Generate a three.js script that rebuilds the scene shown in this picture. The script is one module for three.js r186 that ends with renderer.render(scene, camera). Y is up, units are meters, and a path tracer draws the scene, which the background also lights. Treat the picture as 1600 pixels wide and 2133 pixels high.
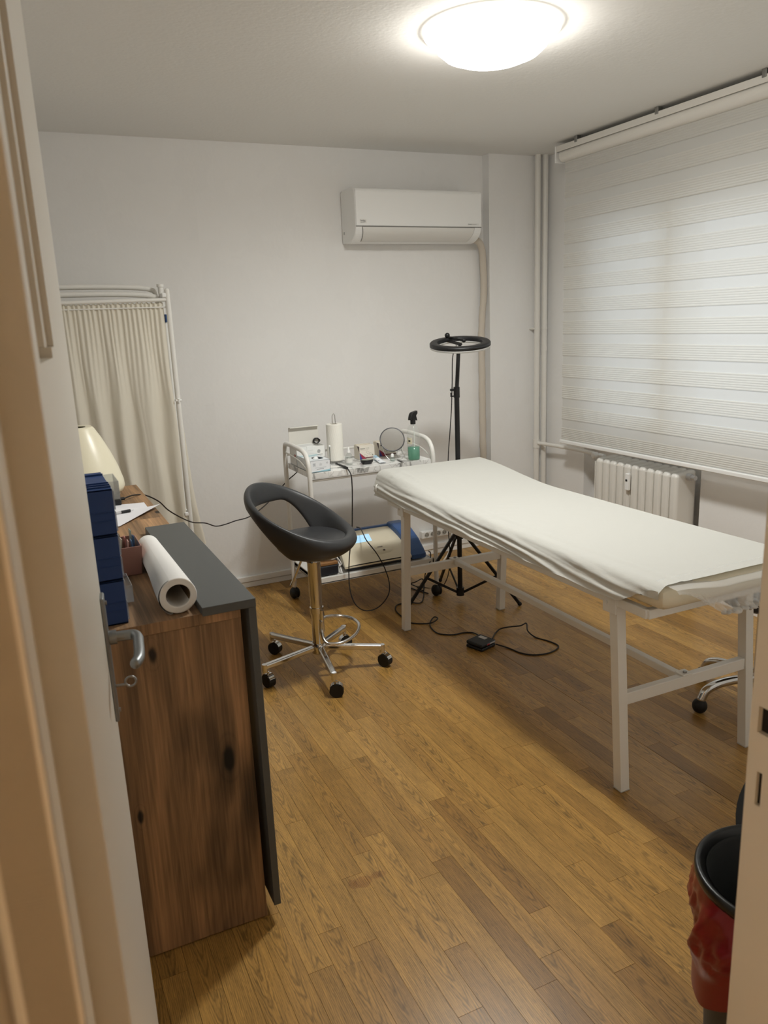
import * as THREE from 'three';
import { RoundedBoxGeometry } from 'three/addons/geometries/RoundedBoxGeometry.js';
import { RectAreaLightUniformsLib } from 'three/addons/lights/RectAreaLightUniformsLib.js';
import { mergeGeometries, mergeVertices } from 'three/addons/utils/BufferGeometryUtils.js';

// ---------------------------------------------------------------- camera, sky, exposure
const scene = new THREE.Scene();
const renderer = new THREE.WebGLRenderer({ antialias: true });
renderer.toneMapping = THREE.LinearToneMapping;
renderer.toneMappingExposure = 1.9;
renderer.shadowMap.enabled = true;
renderer.shadowMap.type = THREE.PCFSoftShadowMap;
const FPX = 1622.6, IW = 1600, IH = 2133, EYE = 1.54;
const YAW = 0.42873, PITCH = 0.24109, ROLL = -0.04202;
const fwd = new THREE.Vector3(Math.sin(YAW) * Math.cos(PITCH), -Math.sin(PITCH), -Math.cos(YAW) * Math.cos(PITCH));
const r0 = new THREE.Vector3(Math.cos(YAW), 0, Math.sin(YAW)), u0 = new THREE.Vector3().crossVectors(r0, fwd);
const right = r0.clone().multiplyScalar(Math.cos(ROLL)).addScaledVector(u0, Math.sin(ROLL));
const up = r0.clone().multiplyScalar(-Math.sin(ROLL)).addScaledVector(u0, Math.cos(ROLL));
const camera = new THREE.PerspectiveCamera(2 * Math.atan(IH / 2 / FPX) * 180 / Math.PI, IW / IH, 0.05, 60);
camera.position.set(0, EYE, 0);
camera.quaternion.setFromRotationMatrix(new THREE.Matrix4().makeBasis(right, up, fwd.clone().negate()));
camera.focus = 3.0; camera.userData.fStop = 6.5;
scene.add(camera);
scene.background = new THREE.Color().setRGB(0.43, 0.475, 0.515);           // bright overcast daylight outside the window
const ROOM_LIGHT = 3.3, HALL_LIGHT = 4.8;

// ---------------------------------------------------------------- helpers
const V = (x, y, z) => new THREE.Vector3(x, y, z);
const ray = (px, py) => fwd.clone().addScaledVector(right, (px - IW / 2) / FPX).addScaledVector(up, -(py - IH / 2) / FPX);
function hit(px, py, axis, v) { const d = ray(px, py), t = (v - (axis === 'y' ? EYE : 0)) / d[axis]; return V(0, EYE, 0).addScaledVector(d, t); }
const onY = (px, py, y) => hit(px, py, 'y', y), onZ = (px, py, z) => hit(px, py, 'z', z), onX = (px, py, x) => hit(px, py, 'x', x);
let seed = 7; const rnd = () => { seed = (seed * 1664525 + 1013904223) >>> 0; return seed / 4294967296; };
const rr = (a, b) => a + (b - a) * rnd();
function h2(x, y, s = 0) { let n = Math.imul(x, 374761393) + Math.imul(y, 668265263) + Math.imul(s, 974634777); n = Math.imul(n ^ (n >>> 13), 1274126177); return ((n ^ (n >>> 16)) >>> 0) / 4294967296; }
function vn(x, y, s = 0) { const xi = Math.floor(x), yi = Math.floor(y); let fx = x - xi, fy = y - yi; fx = fx * fx * (3 - 2 * fx); fy = fy * fy * (3 - 2 * fy);
  const a = h2(xi, yi, s), b = h2(xi + 1, yi, s), c = h2(xi, yi + 1, s), d = h2(xi + 1, yi + 1, s); return a + (b - a) * fx + (c - a) * fy + (a - b - c + d) * fx * fy; }
function fbm(x, y, s = 0, o = 4) { let v = 0, a = 0.5; for (let i = 0; i < o; i++) { v += a * vn(x, y, s + i * 17); x *= 2.03; y *= 2.03; a *= 0.5; } return v; }
const clamp = (v, a = 0, b = 1) => Math.min(b, Math.max(a, v)), sm = (a, b, v) => { const t = clamp((v - a) / (b - a)); return t * t * (3 - 2 * t); }, lerp = (a, b, t) => a + (b - a) * t;
function tex(w, h, fn, srgb = true) {
  const d = new Uint8Array(w * h * 4);
  for (let j = 0; j < h; j++) for (let i = 0; i < w; i++) { const c = fn(i / w, j / h), k = (j * w + i) * 4; d[k] = clamp(c[0], 0, 255); d[k + 1] = clamp(c[1], 0, 255); d[k + 2] = clamp(c[2], 0, 255); d[k + 3] = 255; }
  const t = new THREE.DataTexture(d, w, h); t.wrapS = t.wrapT = THREE.RepeatWrapping; t.magFilter = THREE.LinearFilter; t.minFilter = THREE.LinearMipmapLinearFilter; t.generateMipmaps = true;
  if (srgb) t.colorSpace = THREE.SRGBColorSpace; t.needsUpdate = true; return t;
}
const grey = (w, h, f) => tex(w, h, (u, v) => { const g = f(u, v) * 255; return [g, g, g]; }, false);
const std = (color, roughness = 0.6, o = {}) => new THREE.MeshPhysicalMaterial({ color, roughness, metalness: 0, ...o });
const taken = {};
function numbered(n) { const k = taken[n] = (taken[n] ?? -1) + 1; return k ? `${n}_${String(k).padStart(3, '0')}` : n; }
function part(name, geo, mat, parent, label) {
  const g = Array.isArray(geo) ? merge(geo) : geo, m = new THREE.Mesh(g, mat); m.name = name; m.castShadow = m.receiveShadow = true;
  if (label) m.userData.label = label; parent.add(m); return m;
}
function merge(list) { const gs = list.map((g) => { const n = g.index ? g.toNonIndexed() : g.clone(); for (const k of Object.keys(n.attributes)) if (!['position', 'normal', 'uv'].includes(k)) n.deleteAttribute(k); return n; }); return mergeGeometries(gs); }
function thing(name, label, category, group) { const o = new THREE.Group(); o.name = numbered(name); o.userData = { label, category }; if (group) o.userData.group = group; scene.add(o); return o; }
function rebase(o) {                                                     // everything is modelled in room coordinates; move the origin to the thing's base
  o.updateMatrixWorld(true); const b = new THREE.Box3().setFromObject(o), c = V((b.min.x + b.max.x) / 2, b.min.y, (b.min.z + b.max.z) / 2).sub(o.position);
  if (o.isMesh) { o.geometry.translate(-c.x, -c.y, -c.z); o.children.forEach((k) => k.position.sub(c)); } else o.children.forEach((k) => k.position.sub(c));
  o.position.add(c); return o;
}
function single(name, geo, mat, label, category, group) { const m = part(numbered(name), geo, mat, scene); m.userData = { label, category }; if (group) m.userData.group = group; return rebase(m); }
function struct(name, geo, mat) { const m = part(name, geo, mat, scene); m.userData.kind = 'structure'; return m; }
const bx = (x0, x1, y0, y1, z0, z1) => new THREE.BoxGeometry(Math.abs(x1 - x0), Math.abs(y1 - y0), Math.abs(z1 - z0)).translate((x0 + x1) / 2, (y0 + y1) / 2, (z0 + z1) / 2);
function rb(x0, x1, y0, y1, z0, z1, r = 0.004, s = 3) { const w = Math.abs(x1 - x0), h = Math.abs(y1 - y0), d = Math.abs(z1 - z0); return new RoundedBoxGeometry(w, h, d, s, Math.min(r, w / 2.01, h / 2.01, d / 2.01)).translate((x0 + x1) / 2, (y0 + y1) / 2, (z0 + z1) / 2); }
function uvm(g, sx = 1, sy = 1, ax = null, ox = 0, oy = 0) {            // uv in metres by the face's main direction; ax: axis that becomes v
  const n = g.index ? g.toNonIndexed() : g, p = n.attributes.position, nn = n.attributes.normal, uv = new Float32Array(p.count * 2);
  for (let i = 0; i < p.count; i++) {
    const P = [p.getX(i), p.getY(i), p.getZ(i)], N = [Math.abs(nn.getX(i)), Math.abs(nn.getY(i)), Math.abs(nn.getZ(i))], m = N.indexOf(Math.max(...N)), A = [0, 1, 2].filter((k) => k !== m);
    let [a, b] = A; if (ax !== null && a === ax) [a, b] = [b, a];
    uv[2 * i] = P[a] * sx + ox; uv[2 * i + 1] = P[b] * sy + oy;
  }
  n.setAttribute('uv', new THREE.BufferAttribute(uv, 2)); return n;
}
const curve = (pts, closed = false, tension = 0.5) => new THREE.CatmullRomCurve3(pts.map((p) => (Array.isArray(p) ? V(...p) : p)), closed, 'centripetal', tension);
function tube(pts, r, o = {}) { const { seg = pts.length * 10, rad = 10, closed = false, caps = true } = o; const c = curve(pts, closed), g = new THREE.TubeGeometry(c, seg, r, rad, closed);
  if (closed || !caps) return g; return merge([g, ...[0, 1].map((t) => new THREE.SphereGeometry(r, rad, 6).translate(...c.getPoint(t).toArray()))]); }
function rod(a, b, r, r2 = r, rad = 16) { a = Array.isArray(a) ? V(...a) : a; b = Array.isArray(b) ? V(...b) : b; const d = b.clone().sub(a), g = new THREE.CylinderGeometry(r2, r, d.length(), rad);
  g.applyQuaternion(new THREE.Quaternion().setFromUnitVectors(V(0, 1, 0), d.clone().normalize())); return g.translate((a.x + b.x) / 2, (a.y + b.y) / 2, (a.z + b.z) / 2); }
function bar(a, b, w, h, r = 0.003) {                                    // square bar between two points, h measured upwards
  a = Array.isArray(a) ? V(...a) : a; b = Array.isArray(b) ? V(...b) : b; const d = b.clone().sub(a), L = d.length(), g = new RoundedBoxGeometry(w, h, L, 2, r);
  const zA = d.clone().normalize(); let ref = V(0, 1, 0); if (Math.abs(zA.y) > 0.9) ref = V(0, 0, -1); const xA = new THREE.Vector3().crossVectors(ref, zA).normalize(), yA = new THREE.Vector3().crossVectors(zA, xA);
  g.applyMatrix4(new THREE.Matrix4().makeBasis(xA, yA, zA)); return g.translate((a.x + b.x) / 2, (a.y + b.y) / 2, (a.z + b.z) / 2);
}
const lathe = (prof, x = 0, y = 0, z = 0, seg = 40) => new THREE.LatheGeometry(prof.map((p) => new THREE.Vector2(Math.max(p[0], 0.0001), p[1])), seg).translate(x, y, z);
function grid(nu, nv, f, closeU = false) {                               // parametric sheet f(u,v) -> [x,y,z]
  const pos = [], uv = [], idx = []; for (let j = 0; j <= nv; j++) for (let i = 0; i <= nu; i++) { pos.push(...f(i / nu, j / nv)); uv.push(i / nu, j / nv); }
  for (let j = 0; j < nv; j++) for (let i = 0; i < nu; i++) { const a = j * (nu + 1) + i, b = a + 1, c = a + nu + 1, d = c + 1; idx.push(a, b, d, a, d, c); }
  const g = new THREE.BufferGeometry(); g.setAttribute('position', new THREE.Float32BufferAttribute(pos, 3)); g.setAttribute('uv', new THREE.Float32BufferAttribute(uv, 2)); g.setIndex(idx);
  if (closeU) { const w = mergeVertices((g.deleteAttribute('uv'), g), 1e-6); w.computeVertexNormals(); w.setAttribute('uv', new THREE.Float32BufferAttribute(new Float32Array(w.attributes.position.count * 2), 2)); return w; }
  g.computeVertexNormals(); return g;
}
function extrudeX(profile, x0, x1, bevel = 0, o = {}) {                  // profile in (z,y), swept along x
  const s = new THREE.Shape(profile.map((p) => new THREE.Vector2(p[0], p[1]))), g = new THREE.ExtrudeGeometry(s, { depth: Math.abs(x1 - x0) - 2 * bevel, bevelEnabled: bevel > 0, bevelThickness: bevel, bevelSize: bevel, bevelOffset: -bevel, bevelSegments: 2, ...o });
  // shape x -> world z, shape y -> world y, depth -> world x
  g.applyMatrix4(new THREE.Matrix4().makeBasis(V(0, 0, 1), V(0, 1, 0), V(-1, 0, 0))); return g.translate(Math.max(x0, x1) - bevel, 0, 0);
}
function canvasTex(w, h, draw) { const c = document.createElement('canvas'); c.width = w; c.height = h; const x = c.getContext('2d'); draw(x, w, h); const t = new THREE.CanvasTexture(c); t.colorSpace = THREE.SRGBColorSpace; return t; }
const plane = (w, h, x, y, z, ry = 0, rx = 0) => { const g = new THREE.PlaneGeometry(w, h); if (rx) g.rotateX(rx); if (ry) g.rotateY(ry); return g.translate(x, y, z); };

// ---------------------------------------------------------------- materials
const plasterBump = grey(512, 512, (u, v) => 0.5 * fbm(u * 60, v * 60, 3, 3) + 0.5 * fbm(u * 14, v * 14, 9, 3)); plasterBump.repeat.set(0.9, 0.9);
const ceilBump = grey(512, 512, (u, v) => 0.7 * fbm(u * 90, v * 90, 5, 3) + 0.3 * fbm(u * 20, v * 20, 11, 2));
const wallTone = tex(512, 512, (u, v) => { const n = fbm(u * 5, v * 5, 21, 4) - 0.47, k = 245 + n * 4; return [k, k - 1, k - 3]; });
const M = {
  wall: std('#ffffff', 0.85, { map: wallTone, bumpMap: plasterBump, bumpScale: 0.0012 }),
  ceiling: std('#f1f0ec', 0.92, { bumpMap: ceilBump, bumpScale: 0.0009 }),
  hallWall: std('#efe8dc', 0.9), paint: std('#e4dfd4', 0.32), gloss: std('#ece9e2', 0.3), whiteMetal: std('#eceae4', 0.38), whitePlastic: std('#f8f8f6', 0.42),
  chrome: std('#d8d8d8', 0.12, { metalness: 1 }), steel: std('#9a9a98', 0.35, { metalness: 1 }), nickel: std('#8c8f90', 0.4, { metalness: 0.9 }), black: std('#0e0e0f', 0.45), rubber: std('#121213', 0.6), blackMetal: std('#0c0c0e', 0.4),
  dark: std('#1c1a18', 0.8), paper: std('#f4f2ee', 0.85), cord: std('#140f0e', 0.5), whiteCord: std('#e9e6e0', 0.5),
};
const woodTex = tex(1024, 1024, (u, v) => {                               // rustic oak board: v runs along the grain
  const w = fbm(u * 3.1, v * 1.3, 40, 4), bands = fbm(u * 26 + w * 5, v * 1.6, 41, 4), fine = fbm(u * 190, v * 6, 42, 3), stain = sm(0.5, 0.72, fbm(u * 4.3 + 3, v * 2.1, 43, 4));
  let knot = 0; for (const [ku, kv, kr] of [[0.33, 0.26, 0.028], [0.72, 0.6, 0.02], [0.14, 0.83, 0.032], [0.55, 0.93, 0.012], [0.86, 0.15, 0.016], [0.47, 0.5, 0.01]]) { const dx = (u - ku), dy = (v - kv) * 0.45, d = Math.hypot(dx, dy) + 0.006 * (fbm(u * 40, v * 40, 44, 2) - 0.5); knot = Math.max(knot, 1 - sm(kr * 0.3, kr, d)); const ring = Math.sin(d / kr * 9) * (1 - sm(kr, kr * 2.6, d)); knot = Math.max(knot, ring * 0.09); }
  const k = 0.74 + 0.55 * (bands - 0.47) + 0.35 * (fine - 0.45) - 0.26 * stain - 0.5 * knot;
  return [206 * k, 161 * k, 116 * k];
});
M.oak = std('#ffffff', 0.62, { map: woodTex, bumpMap: grey(512, 512, (u, v) => fbm(u * 90, v * 5, 42, 3)), bumpScale: 0.0004 });
const marbleTex = tex(1024, 512, (u, v) => { const a = fbm(u * 6, v * 5, 61, 5), b = Math.abs(fbm(u * 7 + a * 3, v * 6 + a * 2, 62, 5) - 0.47), c = Math.abs(fbm(u * 15 + a * 2, v * 13, 63, 4) - 0.47); const k = 240 - 120 * (1 - sm(0, 0.07, b)) * a - 35 * (1 - sm(0, 0.04, c)) - 50 * (a - 0.4); return [k, k - 1, k - 4]; });
M.marble = std('#ffffff', 0.3, { map: marbleTex });
const leatherBump = grey(512, 512, (u, v) => { const a = vn(u * 120, v * 120, 71), b = vn(u * 240, v * 240, 72); return 0.6 * a + 0.4 * b; });
M.leather = std('#393a3c', 0.42, { bumpMap: leatherBump, bumpScale: 0.0002 });

// ---------------------------------------------------------------- room shell
const ZB = -4.449, H = 2.505, XW = 3.24, XL = -0.25, ZF = -0.652, ZH = -0.39;   // back wall, ceiling height, window wall, left wall, front wall (room side, hall side)
const PX = 2.8055, PZ = -4.377;                                                  // pilaster in the far right corner
// floor: printed vinyl strips, every strip its own piece
const stripTex = tex(1024, 2048, (u, v) => {
  const col = Math.floor(u * 8), x = u * 8 - col - 0.5, s = 100 + col * 7;
  const cx = 0.25 * (h2(col, 1, 5) - 0.5) + 0.22 * (vn(v * 3, col, s) - 0.5), bow = 2.2 + 3 * h2(col, 2, 5), dirn = h2(col, 3, 5) > 0.5 ? 1 : -1;
  const straight = h2(col, 4, 5) > 0.72 ? 1 : 0, d = x - cx;
  const t = dirn * v * (straight ? 4 : 17) + (straight ? d * 16 : d * d * bow * 9) + 1.5 * fbm(x * 3 + col * 9, v * 9, s, 3) + 0.5 * vn(x * 14, v * 60, s + 1);
  const ring = 0.5 + 0.5 * Math.sin(6.283 * t), cath = Math.pow(ring, 2.5) * (straight ? 0.8 : 1 - 0.75 * sm(0.16, 0.4, Math.abs(d)));
  const fine = fbm(x * 46 + col * 50, v * 26, s + 2, 3), pore = sm(0.62, 0.8, vn(x * 70 + col * 70, v * 90, s + 3)), blot = fbm(x * 2.4 + col * 8, v * 7, s + 4, 3);
  const k = 0.94 + 0.3 * (fine - 0.45) - 0.2 * cath - 0.1 * pore + 0.2 * (blot - 0.45);
  return [208 * k, 161 * k, 88 * k];
});
const stripMats = [['#f4f2ee', 0.33], ['#e9e5df', 0.34], ['#ffffff', 0.32], ['#d3ccc2', 0.34]].map(([c, r]) => std(c, r, { map: stripTex }));
const floor = struct('floor', bx(XL - 0.2, XW + 0.26, -0.12, -0.0025, ZB - 0.15, 1.9), std('#3a2816', 0.8));
{
  const w = 0.0655, gap = 0.0009, cells = [];
  let k = 0;
  for (let x = 0.642 - 14 * w; x < XW; x += w, k++) {
    const col = Math.floor(h2(k, 3, 1) * 8); let z = ZB + 0.02 - h2(k, 9, 2) * 0.5, j = 0;
    while (z < 0.6) {
      const L = 0.5 + 0.06 * Math.floor(h2(k, j, 4) * 3), z0 = Math.max(z, ZB), z1 = Math.min(z + L, 0.6); z += L; j++;
      const x0 = Math.max(x, XL), x1 = Math.min(x + w, XW); if (x1 - x0 < 0.01 || z1 - z0 < 0.02) continue;
      const seam = Math.abs(x + w - 1.9) < w / 2 ? 0.0022 : gap;
      const c = (col + j * 3 + Math.floor(h2(k, j, 8) * 3)) % 8, g = new THREE.BoxGeometry(x1 - x0 - seam, 0.003, z1 - z0 - gap).translate((x0 + x1 - seam) / 2, -0.0015, (z0 + z1) / 2);
      const p = g.attributes.position, n = g.attributes.normal, uv = g.attributes.uv, off = h2(k, j, 7);
      for (let i = 0; i < p.count; i++) uv.setXY(i, (c + 0.02 + 0.96 * clamp((p.getX(i) - x) / w)) / 8, (p.getZ(i) - z0) / 1.25 + off);
      const q = h2(k, j, 6), mi = q < 0.42 ? 0 : q < 0.7 ? 1 : q < 0.84 ? 2 : 3;
      const cx = (x0 + x1) / 2, cz = (z0 + z1) / 2, P = V(cx, 0, cz).sub(camera.position), dep = P.dot(fwd), sx = P.dot(right) / dep * FPX, sy = P.dot(up) / dep * FPX;
      const seen = dep > 0 && Math.abs(sx) < 900 && Math.abs(sy) < 1180 && cz < -0.6 && !(cx < 0.44 && cz < -1.7) && cx / -cz > 0.0 && cx / -cz < 1.26;
      cells.push({ g, mi, size: seen ? (x1 - x0) * (z1 - z0) / (dep * dep * dep) : -1 });
    }
  }
  cells.sort((a, b) => b.size - a.size);
  let n = 0; const rest = [[], [], [], []];
  for (const c of cells) if (c.size > 0 && n < 300) { part(n ? `plank_${String(n).padStart(3, '0')}` : 'plank', c.g, stripMats[c.mi], floor); n++; } else rest[c.mi].push(c.g);
  rest.forEach((l, i) => { if (l.length) { const m = part(i ? `far_planks_${String(i).padStart(3, '0')}` : 'far_planks', l, stripMats[i], floor); m.userData.kind = 'stuff'; } });
}
for (const [px, py, rx, rz] of [[757, 1836, 0.03, 0.022], [788, 1822, 0.022, 0.014], [735, 1842, 0.012, 0.02]]) { const c = onY(px, py, 0.0004);
  part('stain', grid(24, 4, (u, v) => { const a = u * Math.PI * 2, k = v * (0.75 + 0.5 * vn(Math.cos(a) * 2 + px, Math.sin(a) * 2, 170)); return [c.x + rx * k * Math.cos(a), 0.0004, c.z - rz * k * Math.sin(a)]; }), std('#8c2f1c', 0.5, { transparent: true, opacity: 0.16, side: THREE.DoubleSide }), floor, 'faint red scuff'); }
struct('ceiling', uvm(bx(XL - 0.2, XW + 0.26, H, H + 0.15, ZB - 0.15, 1.9), 0.9, 0.9), M.ceiling);
const wallBack = struct('wall_back', uvm(merge([bx(XL - 0.2, XW + 0.26, 0, H, ZB, ZB - 0.15), bx(PX, XW + 0.02, 0, H, PZ, ZB - 0.02)])), M.wall);
struct('wall_left', uvm(bx(XL, XL - 0.15, 0, H, ZB, ZF - 0.001)), M.wall);
// window wall with the window opening and the radiator niche
const WZ0 = -3.8, WZ1 = -1.2, WY0 = 0.84, WY1 = 2.07, NZ0 = -3.955, NZ1 = -2.995, NY = 0.76;
{
  const rect = (z0, z1, y0, y1) => { const p = new THREE.Path(); p.moveTo(z0, y0); p.lineTo(z1, y0); p.lineTo(z1, y1); p.lineTo(z0, y1); p.closePath(); return p; };
  const layer = (x0, x1, niche) => { const s = new THREE.Shape(); s.moveTo(ZB, 0); if (niche) { s.lineTo(NZ0, 0); s.lineTo(NZ0, NY); s.lineTo(NZ1, NY); s.lineTo(NZ1, 0); } s.lineTo(ZF, 0); s.lineTo(ZF, H); s.lineTo(ZB, H); s.closePath(); s.holes.push(rect(WZ0, WZ1, WY0, WY1));
    const g = new THREE.ExtrudeGeometry(s, { depth: x1 - x0, bevelEnabled: false }); g.applyMatrix4(new THREE.Matrix4().makeBasis(V(0, 0, 1), V(0, 1, 0), V(-1, 0, 0))); return g.translate(x1, 0, 0); };
  struct('wall_right', uvm(merge([layer(XW, XW + 0.09, true), layer(XW + 0.09, XW + 0.25, false)])), M.wall);
}
const win = struct('window_1', [bx(XW - 0.03, XW + 0.04, WY0, WY0 + 0.06, WZ0, WZ1), bx(XW - 0.03, XW + 0.04, WY1 - 0.06, WY1, WZ0, WZ1), bx(XW - 0.03, XW + 0.04, WY0, WY1, WZ0, WZ0 + 0.06), bx(XW - 0.03, XW + 0.04, WY0, WY1, WZ1 - 0.06, WZ1), bx(XW - 0.095, XW + 0.05, WY0, WY1, -3.225, -3.105), bx(XW - 0.03, XW + 0.04, WY0, WY1, -2.3, -2.2)], M.gloss);
for (const [a, b] of [[WZ0 + 0.06, -3.225], [-3.105, -2.3], [-2.2, WZ1 - 0.06]]) part('pane', plane(b - a, WY1 - WY0 - 0.12, XW + 0.01, (WY0 + WY1) / 2, (a + b) / 2, -Math.PI / 2), std('#ffffff', 0.02, { transmission: 1, ior: 1.45 }), win);
// skirting with the cable duct on the back wall
struct('baseboard_back', [rb(XL, PX, 0, 0.034, ZB, ZB + 0.014, 0.003), rb(XL, PX, 0.037, 0.07, ZB, ZB + 0.022, 0.003)], M.whitePlastic);
struct('baseboard_pilaster', [rb(PX - 0.01, XW, 0, 0.05, PZ, PZ + 0.012, 0.003)], M.whitePlastic);
// front wall with the doorway, and the hall the picture is taken from
const DX0 = -0.0142, DX1 = 0.82, DH = 2.12, ST = 0.0142;
struct('wall_front', [bx(XL - 0.2, DX0 - 0.05, 0, H, ZF, ZH - 0.03), bx(DX1 + 0.05, XW + 0.25, 0, H, ZF, ZH - 0.03), bx(DX0 - 0.05, DX1 + 0.05, DH + 0.05, H, ZF, ZH - 0.03)].map((g) => uvm(g))[0] && merge([bx(XL - 0.2, DX0 - 0.05, 0, H, ZF, ZH - 0.03), bx(DX1 + 0.05, XW + 0.25, 0, H, ZF, ZH - 0.03), bx(DX0 - 0.05, DX1 + 0.05, DH + 0.05, H, ZF, ZH - 0.03)].map((g) => uvm(g))), M.wall);
struct('wall_hall_left', bx(-3.45, -3.35, 0, H, ZF, 1.9), M.hallWall);
struct('wall_hall_right', bx(1.75, 1.85, 0, H, ZH - 0.03, 1.9), M.hallWall);
struct('wall_hall_back', bx(-3.45, 1.85, 0, H, 1.8, 1.9), M.hallWall);
struct('floor_hall', bx(-3.45, XL - 0.2, -0.12, -0.001, ZH - 0.03, 1.9), std('#8a6a42', 0.4));
struct('ceiling_hall', bx(-3.45, XL - 0.2, H, H + 0.15, ZF, 1.9), M.ceiling);
struct('wall_hall_front', bx(-3.45, XL - 0.2, 0, H, ZF, ZH - 0.03), M.hallWall);
// door frame: lining, stop and the two-step casing on the hall side
{
  const ZS = -0.612, g = [];
  g.push(bx(DX0, DX0 - 0.05, 0, DH, ZF, ZH));                             // hinge side lining
  g.push(rb(ST, DX0 - 0.01, 0, DH, ZS, ZS - 0.016, 0.003));              // stop
  const bxs = (y0, y1, z0, z1) => g.push(bx(DX1, DX1 + 0.05, y0, y1, z0, z1)); // latch side lining built round the two mortises
  bxs(0, DH, ZH, -0.59); bxs(0, 0.888, -0.59, ZF); bxs(0.938, 0.993, -0.59, ZF); bxs(1.031, DH, -0.59, ZF); bxs(0.993, 1.031, -0.6405, ZF); bxs(0.888, 0.938, -0.636, ZF); bxs(0.888, 0.938, -0.59, -0.6275);
  g.push(bx(DX0 - 0.05, DX1 + 0.05, DH, DH + 0.05, ZF, ZH), bx(DX0, DX1, DH - 0.03, DH, ZS, ZS - 0.016));
  const f = struct('trim_1', g, M.paint);
  part('casing', [rb(DX0, DX0 - 0.0295, 0, DH + 0.03, ZH, ZH - 0.02, 0.0025), rb(DX0 - 0.0325, DX0 - 0.1, 0, DH + 0.1, ZH + 0.004, ZH - 0.03, 0.004), rb(DX1, DX1 + 0.09, 0, DH + 0.1, ZH + 0.004, ZH - 0.03, 0.004), rb(DX0 - 0.1, DX1 + 0.09, DH, DH + 0.1, ZH + 0.004, ZH - 0.03, 0.004)], std('#a69d8d', 0.4), f, 'tan casing darkened for shade');  // casing paint darkened to take in the dim hall-side shade
  part('mortise_shade', bx(DX1 + 0.006, DX1 + 0.049, 0.885, 0.941, -0.595, -0.645), M.dark, f);  // near-black blocks just inside both holes stand in for their shade
  part('mortise_shade', bx(DX1 + 0.008, DX1 + 0.049, 0.99, 1.034, -0.592, -0.645), M.dark, f);
}
// open door leaf, hinged on the left, swung into the room
{
  const hx = 0.003, hz = -0.66, L = 0.80, th = 0.04, s = Math.asin(0.1035), dg = new THREE.Group(); scene.add(dg); dg.name = 'door_1'; dg.userData.kind = 'structure';
  dg.position.set(hx, 0, hz); dg.rotation.y = Math.PI / 2 - s;            // local x runs from the hinge to the lock edge, local -z.. the hall side faces the opening
  // local frame: x along the leaf, z = +0 is the face that looks at the opening
  const y0 = 0.012, y1 = 2.1, pz = 0.0, leaf = [];
  const pA = 0.2, pB = 0.4, pC = 0.447, yA = 1.512, yB = 1.5245, yT = y1 - 0.13;   // sunk upper panel with one step on the lock side
  leaf.push(bx(0, L, y0, yA, pz, pz - th), bx(0, pA, yA, y1, pz, pz - th), bx(pC, L, yA, y1, pz, pz - th), bx(pB, pC, yA, yB, pz, pz - th), bx(pA, pC, yT, y1, pz, pz - th));
  part('leaf', leaf, M.paint, dg);
  part('panel', bx(pA, pB, yA, yT, pz - 0.016, pz - th + 0.004), M.paint, dg);
  part('panel_step', rb(pB, pC, yB, yT, pz - 0.0075, pz - th + 0.004, 0.001), M.paint, dg);
  const hX = L - 0.045;
  const plate = part('handle_plate', rb(hX - 0.02, hX + 0.02, 0.845, 1.085, pz - 0.001, pz + 0.007, 0.0035), M.nickel, dg, 'dull grey metal handle plate');
  part('screw', [rod([hX, 1.07, pz + 0.006], [hX, 1.07, pz + 0.0105], 0.004), rod([hX, 0.86, pz + 0.006], [hX, 0.86, pz + 0.0105], 0.004)], M.steel, plate);
  part('lever', [rod([hX, 1.003, pz + 0.006], [hX, 1.003, pz + 0.02], 0.013), tube([[hX, 1.003, pz + 0.012], [hX, 1.003, pz + 0.038], [hX - 0.004, 1.003, pz + 0.05], [hX - 0.018, 1.0025, pz + 0.0555], [hX - 0.05, 1.002, pz + 0.056], [hX - 0.105, 0.999, pz + 0.054], [hX - 0.122, 0.997, pz + 0.048]], 0.0095, { seg: 60, rad: 14 })], M.nickel, dg, 'dull grey lever handle');
  part('key', [rod([hX, 0.908, pz + 0.004], [hX, 0.908, pz + 0.026], 0.0025), new THREE.TorusGeometry(0.0095, 0.0022, 8, 20).rotateY(Math.PI / 2).translate(hX, 0.912, pz + 0.034)], M.steel, dg, 'small steel key');
}
// unseen hall lamp, placed far left to light the latch jamb
{
  const t = thing('unseen_hall_lamp', 'unseen warm round lamp placed in the hall to light the door jamb', 'ceiling lamp');
  part('base', lathe([[0, 0], [0.13, 0], [0.13, -0.02], [0, -0.02]].reverse(), -2.1, H, -0.285), M.whitePlastic, t);
  part('shade', lathe([[0.12, -0.018], [0.115, -0.05], [0.07, -0.08], [0.0, -0.088]].reverse(), -2.1, H, -0.285), new THREE.MeshStandardMaterial({ color: '#fff2de', emissive: '#ffb877', emissiveIntensity: 1.2 }), t);
  rebase(t);
  const l = new THREE.PointLight(new THREE.Color().setRGB(1, 0.77, 0.53), HALL_LIGHT); l.position.set(-2.1, H - 0.06, -0.285); l.castShadow = true; l.shadow.radius = 3; scene.add(l);
}
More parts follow.
